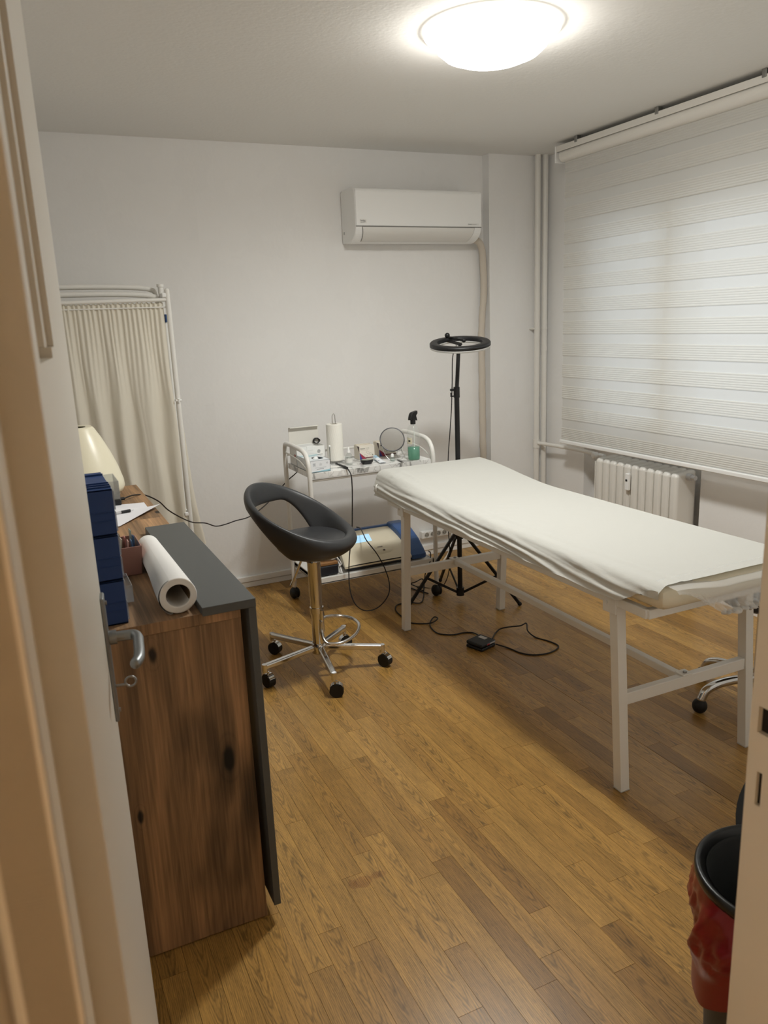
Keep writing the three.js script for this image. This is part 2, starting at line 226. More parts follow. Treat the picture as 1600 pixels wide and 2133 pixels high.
// round ceiling lamp of the room
{
  const x = 1.655, z = -2.555, t = thing('ceiling_lamp', 'round glowing white bowl lamp flush on the ceiling', 'ceiling lamp');
  part('base_plate', lathe([[0, -0.022], [0.225, -0.022], [0.236, -0.016], [0.236, 0], [0, 0]], x, H, z, 64), std('#f4f4f0', 0.5, { emissive: '#fffbf4', emissiveIntensity: 1.6 }), t);  // plate has its own glow, painting the glare of the bowl on it
  part('glass_bowl', lathe([[0, -0.112], [0.06, -0.11], [0.12, -0.1], [0.165, -0.083], [0.192, -0.06], [0.202, -0.036], [0.203, -0.022]], x, H, z, 64), new THREE.MeshStandardMaterial({ color: '#ffffff', emissive: '#fffbf4', emissiveIntensity: 8, roughness: 0.3 }), t);
  rebase(t);
  const l = new THREE.SpotLight(new THREE.Color().setRGB(0.97, 0.985, 0.955), ROOM_LIGHT, 0, 1.52, 0.55, 2); l.position.set(x, H - 0.085, z); l.target.position.set(x, 0, z); scene.add(l.target); l.castShadow = true; l.shadow.radius = 5; l.shadow.mapSize.set(2048, 2048); scene.add(l);
}

// ---------------------------------------------------------------- roller blind on the window wall
{
  const X = 3.08, z0 = -3.99, z1 = -1.05, t = thing('roller_blind', 'white day and night roller blind with banded fabric over the window', 'blind');
  // head rail: C-shaped cassette hung under the ceiling on clips
  part('head_rail', [rb(X - 0.045, X + 0.06, 2.468, 2.482, z0 - 0.02, z1, 0.003), rb(X - 0.047, X - 0.039, 2.45, 2.482, z0 - 0.02, z1, 0.002), rb(X + 0.05, X + 0.06, 2.40, 2.482, z0 - 0.02, z1, 0.003)], M.gloss, t);
  part('end_cap', rb(X - 0.05, X + 0.06, 2.392, 2.484, z0 - 0.03, z0 - 0.02, 0.006), M.whitePlastic, t);
  part('roller', new THREE.CylinderGeometry(0.034, 0.034, z1 - z0, 28).rotateX(Math.PI / 2).translate(X - 0.008, 2.428, (z0 + z1) / 2), std('#efece5', 0.6), t);
  for (let z = z0 + 0.16; z < z1; z += 0.62) part('clip', rb(X - 0.05, X - 0.02, 2.47, H, z - 0.012, z + 0.012, 0.003), M.steel, t);
  const cloth = std('#f1efe9', 0.96, { transmission: 0.43, side: THREE.DoubleSide }), sheer = std('#f3f2ee', 0.9, { transmission: 0.5, side: THREE.DoubleSide });
  let y = 2.405; const pitch = 0.1305, op = 0.079;
  while (y > 0.78) {
    const a = y, b = Math.max(y - op, 0.765), c = Math.max(y - pitch, 0.765);
    // woven band: seven small ribs
    part('woven_band', grid(2, 42, (u, v) => { const yy = a + (b - a) * v, r = 0.0028 * Math.pow(Math.abs(Math.sin(Math.PI * 7 * v)), 0.55); return [X - 0.003 - r, yy, z0 + 0.012 + (z1 - z0 - 0.02) * u]; }), cloth, t);
    if (b > c) part('sheer_band', grid(2, 2, (u, v) => [X + 0.001, b + (c - b) * v, z0 + 0.012 + (z1 - z0 - 0.02) * u]), sheer, t);
    y -= pitch;
  }
  part('bottom_bar', [rb(X - 0.014, X + 0.012, 0.738, 0.762, z0, z1, 0.006)], M.whitePlastic, t);
  rebase(t);
}
// ---------------------------------------------------------------- heating: risers, branch and radiator
{
  const t = thing('heating_pipe', 'white painted heating riser pipe in the corner, with collars and a branch to the radiator', 'pipe');
  part('riser', rod([3.142, 0, -4.335], [3.142, H, -4.335], 0.0185), M.gloss, t);
  part('collar', rod([3.142, 0.655, -4.335], [3.142, 0.715, -4.335], 0.0225), M.gloss, t);
  part('bracket', [rod([3.142, 1.44, -4.335], [3.142, 1.455, -4.335], 0.021), bx(3.11, 3.142, 1.442, 1.452, -4.377, -4.33)], M.gloss, t);
  part('branch', tube([[3.142, 0.69, -4.325], [3.15, 0.69, -4.27], [3.165, 0.69, -4.1], [3.17, 0.69, -3.9], [3.17, 0.688, -3.775]], 0.0125, { rad: 12 }), M.gloss, t);
  rebase(t);
  const u = thing('heating_pipe', 'plain white heating riser pipe standing between its twin and the window wall', 'pipe');
  part('riser', rod([3.196, 0, -4.33], [3.196, H, -4.33], 0.0185), M.gloss, u);
  part('bracket', rod([3.196, 1.44, -4.33], [3.196, 1.455, -4.33], 0.021), M.gloss, u);
  part('collar', rod([3.196, 1.3, -4.33], [3.196, 1.33, -4.33], 0.0205), M.gloss, u);
  rebase(u);
}
{
  const t = thing('radiator', 'white steel column radiator in the niche under the blind', 'radiator');
  const X0 = 3.105, X1 = 3.255, n = 11, z0 = -3.69, z1 = -3.03, w = (z1 - z0) / n, yT = 0.69, yB = 0.11;
  for (let i = 0; i < n; i++) {
    const zc = z0 + w * (i + 0.5), g = rb(X0, X1, yB, yT, zc - w * 0.45, zc + w * 0.45, 0.02, 4), p = g.attributes.position;
    for (let k = 0; k < p.count; k++) { const d = clamp((X0 + 0.05 - p.getX(k)) / 0.05); if (p.getY(k) > yT - 0.04) p.setY(k, p.getY(k) - 0.012 * d); }
    part('column', merge([g, rb(X0 + 0.002, X1 - 0.01, yB + 0.02, yT - 0.03, zc - w * 0.5 - 0.0022, zc - w * 0.5 + 0.0022, 0.002)]), M.gloss, t);
  }
  part('valve', [rod([3.17, 0.69 - 0.005, z0 - 0.05], [3.17, 0.685, z0 + 0.01], 0.012), lathe([[0, 0], [0.017, 0], [0.02, 0.006], [0.02, 0.03], [0.014, 0.036], [0, 0.036]]).rotateZ(Math.PI / 2).translate(3.165, 0.685, z0 - 0.05)], M.whitePlastic, t);
  part('end_plug', [rod([3.185, 0.66, z1 - 0.005], [3.185, 0.66, z1 + 0.025], 0.019, 0.019, 8), rod([3.185, 0.66, z1 + 0.02], [3.185, 0.66, z1 + 0.05], 0.013)], std('#d5d6d8', 0.3), t, 'silvery wrapped end plug');
  part('heat_meter', [rb(X0 - 0.024, X0 - 0.003, 0.535, 0.635, -3.4, -3.372, 0.006)], M.whitePlastic, t, 'white plastic heat meter');
  part('meter_window', rb(X0 - 0.0265, X0 - 0.022, 0.588, 0.6, -3.394, -3.379, 0.002), M.black, t);
  for (const z of [z0 + 0.03, z1 - 0.03]) part('foot', rb(X0 + 0.03, X1 - 0.03, 0, yB + 0.01, z - 0.012, z + 0.012, 0.004), M.gloss, t);
  rebase(t);
}
// ---------------------------------------------------------------- air conditioner
{
  const t = thing('air_conditioner', 'white wall mounted air conditioner above the trolley', 'air conditioner');
  const x0 = 1.838, x1 = 2.664, zw = ZB + 0.003, top = 2.27;
  const P = [[0, 1.982], [0, 2.262], [0.02, top], [0.15, top], [0.19, 2.262], [0.204, 2.245], [0.206, 2.12], [0.205, 2.06]];
  for (let i = 1; i <= 10; i++) { const a = i / 10 * 1.25; P.push([0.205 - 0.13 * (1 - Math.cos(a)), 2.06 - 0.085 * Math.sin(a)]); }
  P.push([0.09, 1.976]);
  part('body', extrudeX(P.map(([a, b]) => [zw + a, b]), x0, x1, 0.006), M.whitePlastic, t);
  part('front_panel', grid(16, 20, (u, v) => { const y = 2.062 + (2.258 - 2.062) * v, e = Math.max(0, v - 0.93) / 0.07; return [x0 + 0.004 + (x1 - x0 - 0.008) * u, y, zw + 0.2095 - 0.008 * e * e]; }), M.whitePlastic, t);
  part('panel_gap_shade', bx(x0 + 0.002, x1 - 0.002, 2.0565, 2.061, zw + 0.15, zw + 0.2062), std('#8d8a86', 0.8), t);  // grey strip colours in the shade under the front panel
  // air flap; the grey strip round it paints the shade of its gap
  const arc = (a) => [zw + 0.2065 - 0.13 * (1 - Math.cos(a)), 2.06 - 0.086 * Math.sin(a)];
  const flap = (xa, xb, a0, a1, off) => grid(4, 14, (u, v) => { const a = a0 + (a1 - a0) * (1 - v), [z, y] = arc(a), q = lerp(xa, xb, u) + (u - 0.5) * -0.03 * (a - 0.1); return [q, y - off * 0.3, z + off]; });
  part('flap_gap_shade', flap(x0 + 0.04, x1 - 0.05, 0.04, 1.12, 0.0012), std('#8a8884', 0.8), t);
  part('flap', flap(x0 + 0.0425, x1 - 0.0525, 0.05, 1.1, 0.003), std('#e6e4df', 0.4), t);
  const logo = canvasTex(256, 128, (c) => { c.clearRect(0, 0, 256, 128); c.fillStyle = '#ecebe7'; c.fillRect(0, 0, 256, 128); c.fillStyle = '#4a4c50'; c.font = 'bold 78px sans-serif'; c.fillText('beko', 30, 76); c.lineWidth = 9; c.strokeStyle = '#4a4c50'; c.beginPath(); c.moveTo(34, 112); c.quadraticCurveTo(130, 104, 214, 86); c.stroke(); });
  part('logo', plane(0.042, 0.021, x0 + 0.045, 2.085, zw + 0.2102), new THREE.MeshStandardMaterial({ map: logo, roughness: 0.45 }), t, 'grey beko logo');
  const sub = canvasTex(512, 64, (c) => { c.fillStyle = '#ecebe7'; c.fillRect(0, 0, 512, 64); c.fillStyle = '#55565a'; c.font = 'bold 44px sans-serif'; c.fillText('ProSmart', 8, 46); c.fillStyle = '#85868a'; c.font = '40px sans-serif'; c.fillText('INVERTER', 226, 46); });
  part('lettering', plane(0.075, 0.0094, x1 - 0.06, 2.075, zw + 0.2102), new THREE.MeshStandardMaterial({ map: sub, roughness: 0.45 }), t);
  part('side_vent', rb(x0 - 0.002, x0 + 0.002, 2.03, 2.045, zw + 0.03, zw + 0.04, 0.001), M.steel, t);
  rebase(t);
  // insulated line running down the corner beside the pilaster
  const pts = [[985, 497, -4.36], [998, 505, -4.37], [1004, 520, -4.39], [1006, 545, -4.405], [1008, 600, -4.405], [1006, 640, -4.405], [1003, 690, -4.405], [1004, 760, -4.405], [1005, 840, -4.405], [1006, 910, -4.405], [1008, 985, -4.405]].map(([a, b, z]) => onZ(a, b, z));
  const last = pts[pts.length - 1]; pts.push(V(last.x, 0.3, -4.405), V(last.x, 0.085, -4.405));
  const g = tube(pts, 0.022, { seg: 160, rad: 14 }), p = g.attributes.position, N = g.attributes.normal;
  for (let i = 0; i < p.count; i++) { const y = p.getY(i), d = 0.0022 * (fbm(y * 14, 1, 33, 2) - 0.5) + 0.0012 * Math.sign(Math.sin(y * 38 + N.getX(i) * 1.2)) * sm(1.9, 1.5, y); p.setXYZ(i, p.getX(i) + N.getX(i) * d, y, p.getZ(i) + N.getZ(i) * d); }
  single('insulated_pipe', g, std('#d2c8ba', 0.7), 'beige taped refrigerant pipe running down the corner from the air conditioner', 'pipe');
}
// ---------------------------------------------------------------- folding screen with curtains
{
  const t = thing('folding_screen', 'folded white tube screen with gathered cream curtain behind the desk', 'screen');
  const fr = (xa, xb, z, top, za = z) => tube([[xa, 0.03, za], [xa, top - 0.06, za], [xa + 0.012, top - 0.016, za], [xa + 0.06, top, lerp(za, z, 0.1)], [xb - 0.06, top, lerp(za, z, 0.9)], [xb - 0.012, top - 0.016, z], [xb, top - 0.06, z], [xb, 0.03, z]], 0.0125, { seg: 160, rad: 12 });
  part('frame', [fr(-0.19, 0.69, -4.1, 1.74)], M.whiteMetal, t);
  part('frame', [fr(-0.19, 0.695, -4.045, 1.703, -4.06), rod([0.699, 0.03, -4.05], [0.699, 1.747, -4.05], 0.0125), rod([0.699, 1.742, -4.05], [0.699, 1.756, -4.05], 0.017)], M.whiteMetal, t);
  part('frame', [rod([0.717, 0.03, -3.985], [0.717, 1.722, -3.985], 0.0125), new THREE.SphereGeometry(0.0125, 12, 8).translate(0.717, 1.722, -3.985), rod([-0.19, 0.03, -3.985], [-0.19, 1.7, -3.985], 0.0125), rod([-0.19, 0.12, -3.985], [0.717, 0.12, -3.985], 0.01), rod([-0.19, 1.675, -3.99], [0.717, 1.68, -3.985], 0.009)], M.whiteMetal, t);
  part('hinge', [rb(0.69, 0.728, 1.69, 1.712, -4.06, -3.975, 0.006), rb(0.69, 0.728, 0.6, 0.622, -4.06, -3.975, 0.006)], M.whitePlastic, t);
  part('curtain_rod', rod([-0.19, 1.648, -4.0], [0.717, 1.645, -3.99], 0.0035), M.whiteMetal, t);
  part('tape', rod([0.7, 1.575, -4.035], [0.7, 1.612, -4.035], 0.0145), std('#31558c', 0.5), t, 'strip of blue tape');
  part('clip', [rb(0.702, 0.732, 1.19, 1.2, -3.995, -3.965, 0.003), rod([0.717, 1.185, -3.97], [0.717, 1.205, -3.965], 0.006)], M.whitePlastic, t);
  for (const x of [-0.19, 0.7]) for (const z of [-4.1, -3.985]) part('foot', lathe([[0, 0], [0.02, 0], [0.02, 0.03], [0.013, 0.035], [0, 0.035]], x === 0.7 ? (z === -4.1 ? 0.69 : 0.717) : x, 0, z), M.rubber, t);
  const cm = std('#ebe5d6', 0.95, { transmission: 0.12, side: THREE.DoubleSide, bumpMap: grey(256, 256, (u, v) => 0.5 * vn(u * 128, v * 8, 81) + 0.5 * vn(u * 8, v * 128, 82)), bumpScale: 0.0002 });
  const drape = (x0, x1, y0, y1, z, s, flare) => grid(260, 60, (u, v) => {
    const y = y0 + (y1 - y0) * v, d = clamp((y1 - y) / 0.5), x = lerp(x0, x1, u) + flare * u * Math.pow(1 - v, 1.6);
    const hi = 0.0055 * Math.sin(u * 250 + 2 * vn(u * 40, 1, s)) * (1 - d), lo = d * (0.016 * Math.sin(u * 52 + 3.5 * vn(u * 9, 2, s) + 0.7 * vn(u * 4, y * 3, s)) + 0.012 * (fbm(u * 24 + y * 0.8, y * 0.7, s + 1, 3) - 0.47));
    return [x + 0.004 * Math.sin(y * 9 + u * 30) * d, y + (v > 0.999 ? 0.003 * Math.sin(u * 250) : 0), z + hi + lo];
  });
  part('curtain', drape(-0.18, 0.695, 0.3, 1.668, -3.996, 200, 0.01), cm, t, 'cream cotton curtain gathered on a thin rod');
  part('rear_curtain', drape(0.2, 0.712, 0.42, 1.62, -4.06, 230, 0.085), cm, t, 'second cream curtain flaring out at the hem');
  rebase(t);
}
// ---------------------------------------------------------------- desk
const DY = 0.885;
{
  const t = thing('desk', 'tall wooden desk with rustic oak boards and a dark grey overlay panel', 'desk');
  part('top', uvm(rb(-0.23, 0.413, 0.857, DY, -3.505, -1.76, 0.0015), 1 / 0.9, 1 / 1.2, 2, 0.1, 0.35), M.oak, t, 'oak desk top');
  part('side_panel', uvm(rb(-0.23, 0.413, 0.004, 0.8565, -1.79, -1.763, 0.001), 1 / 0.9, 1 / 0.95, 1, 0.33, 0.08), M.oak, t);
  part('side_panel', uvm(rb(-0.23, 0.413, 0.004, 0.8565, -3.5, -3.472, 0.001), 1 / 0.9, 1 / 0.95, 1, 0.5, 0.3), M.oak, t);
  part('back_panel', uvm(rb(-0.225, -0.205, 0.1, 0.8565, -3.472, -1.79, 0.001), 1 / 0.9, 1 / 0.95, 1, 0.2, 0.1), M.oak, t);
  const slate = std('#565857', 0.5, { bumpMap: leatherBump, bumpScale: 0.0001 });
  part('overlay_top', rb(0.318, 0.4465, DY + 0.0005, 0.907, -2.605, -1.737, 0.0012), slate, t, 'dark grey overlay board');
  part('overlay_front', rb(0.428, 0.4465, 0.045, DY, -2.605, -1.74, 0.0012), slate, t, 'dark grey hanging front board');
  part('spacer', [bx(0.413, 0.428, 0.3, 0.36, -2.5, -1.9)], M.dark, t);
  rebase(t);
}
// drawer organiser: three stacked blue units with clear drawers opening to the room
{
  const blue = std('#1d4078', 0.5), clear = std('#f2f4f6', 0.08, { transmission: 0.85, ior: 1.45, side: THREE.DoubleSide }), zf = -1.79, zb = -2.03, xr = 0.158, xl = 0.02;
  const lb = ['bottom blue drawer unit of the stack on the desk, a clear drawer pulled out', 'middle blue drawer unit of the stack on the desk', 'top blue drawer unit of the stack on the desk, with ridged lid'];
  for (let k = 0; k < 3; k++) {
    const y0 = DY + 0.001 + k * 0.106, y1 = y0 + 0.1045, t = thing('drawer_unit', lb[k], 'drawer unit', 'blue drawer units stacked on the desk');
    part('body', [rb(xl, xr, y0, y0 + 0.004, zb, zf, 0.001), rb(xl, xr, y1 - 0.004, y1, zb, zf, 0.001), rb(xl, xr, y0, y1, zf - 0.004, zf, 0.001), rb(xl, xr, y0, y1, zb, zb + 0.004, 0.001), rb(xl, xl + 0.004, y0, y1, zb, zf, 0.001), rb(xl, xr, y0, y1, (zf + zb) / 2 - 0.0015, (zf + zb) / 2 + 0.0015, 0.0007), rb(xl, xr, (y0 + y1) / 2 - 0.0015, (y0 + y1) / 2 + 0.0015, zb, zf, 0.0007)], blue, t);
    part('rib', [0.02, 0.045, 0.07, 0.19].flatMap((d) => [rb(xl, xr, y1, y1 + (k === 2 ? 0.004 : 0.001), zf - d - 0.005, zf - d, 0.0005)]).concat([0.012, 0.032].map((d) => rb(xl, xr - 0.002, y0 + d + 0.02, y0 + d + 0.022, zf, zf + 0.0012, 0.0004))), blue, t);
    for (let i = 0; i < 2; i++) for (let j = 0; j < 2; j++) {
      const za = i ? zf - 0.006 : (zf + zb) / 2 - 0.003, zc = i ? (zf + zb) / 2 + 0.003 : zb + 0.006, ya = j ? (y0 + y1) / 2 + 0.003 : y0 + 0.006, yb = j ? y1 - 0.006 : (y0 + y1) / 2 - 0.003;
      const out = k === 2 && j === 1 && i === 0 ? 0.028 : k === 0 && j === 0 && i === 0 ? 0.03 : 0.004;
      part('drawer', [rb(xl + 0.006, xr + out, ya, ya + 0.002, zc, za, 0.0008), rb(xl + 0.006, xr + out, ya, yb, za - 0.002, za, 0.0008), rb(xl + 0.006, xr + out, ya, yb, zc, zc + 0.002, 0.0008), rb(xr + out - 0.002, xr + out, ya, yb, zc, za, 0.0008)], clear, t, 'clear plastic drawer');
    }
    rebase(t);
  }
}
// paper roll for the couch
{
  const t = thing('couch_paper_roll', 'thick white paper roll with a dark open core lying on the desk', 'paper roll'), x = 0.2755, y = DY + 0.0445, R = 0.0436, z0 = -2.34, z1 = -1.787;
  const spiral = (r, a0, a1, n) => Array.from({ length: n + 1 }, (_, i) => { const a = lerp(a0, a1, i / n); return [Math.cos(a) * r(a), Math.sin(a) * r(a)]; });
  const ringShape = new THREE.Shape(); ringShape.absarc(0, 0, R, 0, Math.PI * 2); const hole = new THREE.Path(); hole.absellipse(0, 0, 0.0285, 0.027, 0, Math.PI * 2, true); ringShape.holes.push(hole);
  const g = new THREE.ExtrudeGeometry(ringShape, { depth: z1 - z0 - 0.006, bevelEnabled: true, bevelThickness: 0.003, bevelSize: 0.003, bevelOffset: -0.003, bevelSegments: 3, curveSegments: 48 }).translate(x, y, z0 + 0.003);
  const p = g.attributes.position; for (let i = 0; i < p.count; i++) { const a = Math.atan2(p.getY(i) - y, p.getX(i) - x), e = 1 + 0.02 * Math.sin(a * 3 + p.getZ(i) * 2) * (Math.hypot(p.getY(i) - y, p.getX(i) - x) > 0.035 ? 1 : 0); p.setX(i, x + (p.getX(i) - x) * e); } g.computeVertexNormals();
  part('roll', g, M.paper, t);
  part('core', new THREE.CylinderGeometry(0.0282, 0.0282, z1 - z0 - 0.01, 32, 1, true).rotateX(Math.PI / 2).translate(x, y, (z0 + z1) / 2), std('#6d5434', 0.9, { side: THREE.DoubleSide }), t, 'brown cardboard core');  // cardboard tone darkened to hold the shade inside the roll
  part('loose_sheet', grid(40, 30, (u, v) => { const a = Math.PI * (0.62 + 0.78 * v), r = R + 0.0012 + 0.007 * Math.pow(v, 2) * (0.6 + 0.4 * Math.sin(u * 9)); return [x + Math.cos(a) * r, Math.max(y + Math.sin(a) * r, DY + 0.0008), z0 + 0.01 + (z1 - z0 - 0.014) * u]; }), std('#efede8', 0.9, { side: THREE.DoubleSide }), t);
  for (const m of t.children) { const g = m.geometry, p = g.attributes.position; for (let i = 0; i < p.count; i++) { const f = clamp((z1 - p.getZ(i)) / (z1 - z0)), k = 1 - 0.3 * f; p.setXYZ(i, x + 0.0135 * f + (p.getX(i) - x) * k, DY + 0.0004 + (p.getY(i) - DY) * k, p.getZ(i)); } g.computeVertexNormals(); }
  rebase(t);
}
// pink box with sachets
{
  const zf = onY(288, 1198, DY).z, x0 = 0.192, x1 = 0.246, h = 0.082, d = 0.135;
  const t = thing('storage_box', 'dusty pink open box full of small sachets on the desk', 'box'), m = std('#a97f74', 0.6);
  const wallq = (xa, xb, za, zb, fl) => grid(6, 6, (u, v) => { const k = 1 + 0.14 * v; return [x0 + (x1 - x0) / 2 + (lerp(xa, xb, u) - x0 - (x1 - x0) / 2) * k, DY + 0.001 + h * v, zf - d / 2 + (lerp(za, zb, u) - zf + d / 2) * (1 + 0.06 * v)]; });
  const solid = (s) => { const g = extrudeX([[-d / 2, 0], [d / 2, 0], [d / 2, h], [-d / 2, h]], -(x1 - x0) / 2, (x1 - x0) / 2, 0.004); return g; };
  const W = 0.092, cx = 0.203; const taper = (g) => { const p = g.attributes.position; for (let i = 0; i < p.count; i++) { const v = (p.getY(i) - DY) / h, k = 0.86 + 0.14 * v; p.setX(i, cx + (p.getX(i) - cx) * k); p.setZ(i, zf - d / 2 + (p.getZ(i) - zf + d / 2) * (0.94 + 0.06 * v)); } g.computeVertexNormals(); return g; };
  part('body', [rb(cx - W / 2, cx + W / 2, DY + 0.001, DY + 0.004, zf - d, zf, 0.001), rb(cx - W / 2, cx + W / 2, DY + 0.001, DY + h, zf - 0.003, zf, 0.0012), rb(cx - W / 2, cx + W / 2, DY + 0.001, DY + h, zf - d, zf - d + 0.003, 0.0012), rb(cx - W / 2, cx - W / 2 + 0.003, DY + 0.001, DY + h, zf - d, zf, 0.0012), rb(cx + W / 2 - 0.003, cx + W / 2, DY + 0.001, DY + h, zf - d, zf, 0.0012)].map(taper), m, t);
  rebase(t);
  const cols = [['#33302c', 'black'], ['#2f7f78', 'teal'], ['#d8a9a2', 'pink'], ['#3f6f9c', 'blue'], ['#cdb58f', 'tan'], ['#d7d3ca', 'white'], ['#c97f7a', 'rose'], ['#2c5f86', 'dark blue'], ['#b9a27c', 'beige'], ['#e4ded2', 'ivory'], ['#5a554c', 'grey'], ['#8fa9a2', 'pale green']];
  let row = 0; for (const zr of [zf - 0.034, zf - 0.07, zf - 0.102]) { for (let k = 0; k < 4; k++) {
    const [c, n] = cols[row * 4 + k], g = rb(-0.0012, 0.0012, 0, 0.078 + 0.012 * h2(k, row, 3), -0.0145, 0.0145, 0.0008); g.rotateZ(-0.18 + 0.3 * h2(k, row, 1)).rotateY(0.15 * (h2(k, row, 2) - 0.5)).translate(cx - 0.031 + 0.0185 * k + 0.004 * h2(k, row, 5), DY + 0.006 + 0.012 * row * 0.5, zr);
    single('sachet', g, std(c, 0.35), `${n} small flat sachet standing in the pink box on the desk`, 'sachet', 'sachets in the pink box'); } row++; }
}
// papers, pen, black dock, lamp
{
  const sheet = (c, dy, lift) => { const P = c.map(([a, b]) => onY(a, b, DY + dy)); return grid(20, 20, (u, v) => { const q = P[0].clone().lerp(P[1], u).lerp(P[3].clone().lerp(P[2], u), v); return [q.x, DY + dy + lift * Math.pow(Math.max(0, u - 0.6) / 0.4, 2) * (1 - v) + 0.0006 * Math.sin(u * 5), q.z]; }); };
  single('paper_sheet', sheet([[205, 1056], [300, 1046], [312, 1062], [215, 1095]], 0.002, 0.0), std('#efeef2', 0.8, { side: THREE.DoubleSide }), 'white paper sheet lying under another sheet on the desk', 'paper');
  single('paper_sheet', sheet([[205, 1062], [336, 1055], [249, 1096], [190, 1098]], 0.0045, 0.012), std('#f3f2f5', 0.8, { side: THREE.DoubleSide }), 'white paper sheet with a raised corner under the pen on the desk', 'paper');
  const a = onY(225, 1072, DY + 0.011), b = onY(279, 1062, DY + 0.011), d = b.clone().sub(a).normalize(), t = thing('pen', 'clear ballpoint pen with a black grip on the paper', 'pen'), at = (s) => a.clone().addScaledVector(d, s), L = a.distanceTo(b);
  part('barrel', rod(at(0), at(L - 0.045), 0.0042), std('#e8e8e8', 0.15, { transmission: 0.4 }), t); part('grip', rod(at(L - 0.048), at(L - 0.014), 0.0054), M.rubber, t, 'black rubber grip'); part('tip', rod(at(L - 0.014), at(L), 0.0045, 0.0008), std('#d7d7d7', 0.3), t); rebase(t);
  const k = thing('card_reader', 'small black device with a cord at the foot of the desk lamp', 'device');
  part('body', rb(0.24, 0.304, DY + 0.001, DY + 0.026, -3.185, -3.1, 0.006), M.black, k); part('strain_relief', rod([0.3, DY + 0.013, -3.165], [0.322, DY + 0.013, -3.17], 0.0065), M.rubber, k); rebase(k);
  const x = 0.195, z = -3.335, l = thing('table_lamp', 'unlit cream table lamp with a tall rounded shade on the desk', 'lamp');
  part('shade', lathe([[0.03, 0.288], [0.052, 0.29], [0.06, 0.283], [0.085, 0.24], [0.113, 0.18], [0.136, 0.12], [0.151, 0.066], [0.153, 0.04], [0.145, 0.022], [0.13, 0.016]].reverse(), x, DY + 0.002, z, 56), std('#f3ecd2', 0.32), l, 'cream bullet shaped shade');
  part('base', lathe([[0, 0], [0.118, 0], [0.13, 0.004], [0.132, 0.014], [0, 0.014]], x, DY + 0.001, z, 48), std('#ded7bd', 0.4), l); rebase(l);
}

// ---------------------------------------------------------------- trolley
const TY = 0.793, SY = 0.225;
{
  const t = thing('trolley', 'white tube frame trolley with a marble print tray and castors', 'trolley'), xl = 1.289, xr = 2.008, zf = -3.72, zb = -4.1;
  part('tray', uvm(rb(xl + 0.012, xr - 0.012, 0.763, TY, zb, zf, 0.002), 0.9, 1.8, 0), M.marble, t, 'marble print tray');
  part('shelf', [rb(xl + 0.008, xr - 0.008, 0.19, 0.2, zb, zf, 0.002), rb(xl + 0.008, xr - 0.008, 0.19, SY, zf - 0.012, zf, 0.003), rb(xl + 0.008, xr - 0.008, 0.19, SY, zb, zb + 0.012, 0.003), rb(xl + 0.008, xl + 0.02, 0.19, SY, zb, zf, 0.003), rb(xr - 0.02, xr - 0.008, 0.19, SY, zb, zf, 0.003), rb(xl + 0.008, xr - 0.008, 0.2, SY - 0.004, zb, zf - 0.01, 0.002)], M.whiteMetal, t);
  for (const x of [xl, xr]) {
    part('side_frame', tube([[x, 0.075, zf + 0.006], [x, 0.45, zf + 0.006], [x, 0.8, zf + 0.004], [x, 0.845, zf - 0.006], [x, 0.883, zf - 0.036], [x, 0.899, zf - 0.08], [x, 0.905, zf - 0.16], [x, 0.907, zb + 0.05], [x, 0.9, zb + 0.012], [x, 0.875, zb], [x, 0.5, zb - 0.004], [x, 0.075, zb - 0.004]], 0.0125, { seg: 180, rad: 12 }), M.whiteMetal, t);
    part('side_wire', tube([[x, 0.855, zb + 0.006], [x, 0.85, zb + 0.1], [x, 0.835, zf - 0.12], [x, 0.8, zf - 0.03], [x, 0.77, zf - 0.004]], 0.004, { rad: 8 }), M.whiteMetal, t);
  }
  part('front_rail', [rod([xl, 0.75, zf + 0.004], [xr, 0.75, zf + 0.004], 0.006)].map((g) => g.translate(0, 0, -0.02)), M.whiteMetal, t);
  part('back_rail', rod([xl, 0.84, zb], [xr, 0.84, zb], 0.006), M.whiteMetal, t);
  for (const [x, z] of [[xl, zf + 0.006], [xl, zb - 0.004], [xr, zf + 0.006], [xr, zb - 0.004]]) { const c = part('castor', [new THREE.SphereGeometry(0.033, 20, 14).scale(0.72, 1, 1).translate(x - 0.006, 0.033, z), new THREE.SphereGeometry(0.03, 16, 10).scale(0.5, 1, 1).translate(x + 0.014, 0.033, z)], M.rubber, t, 'black ball castor'); part('stem', rod([x, 0.05, z], [x, 0.085, z], 0.007), M.chrome, c); }
  rebase(t);
}
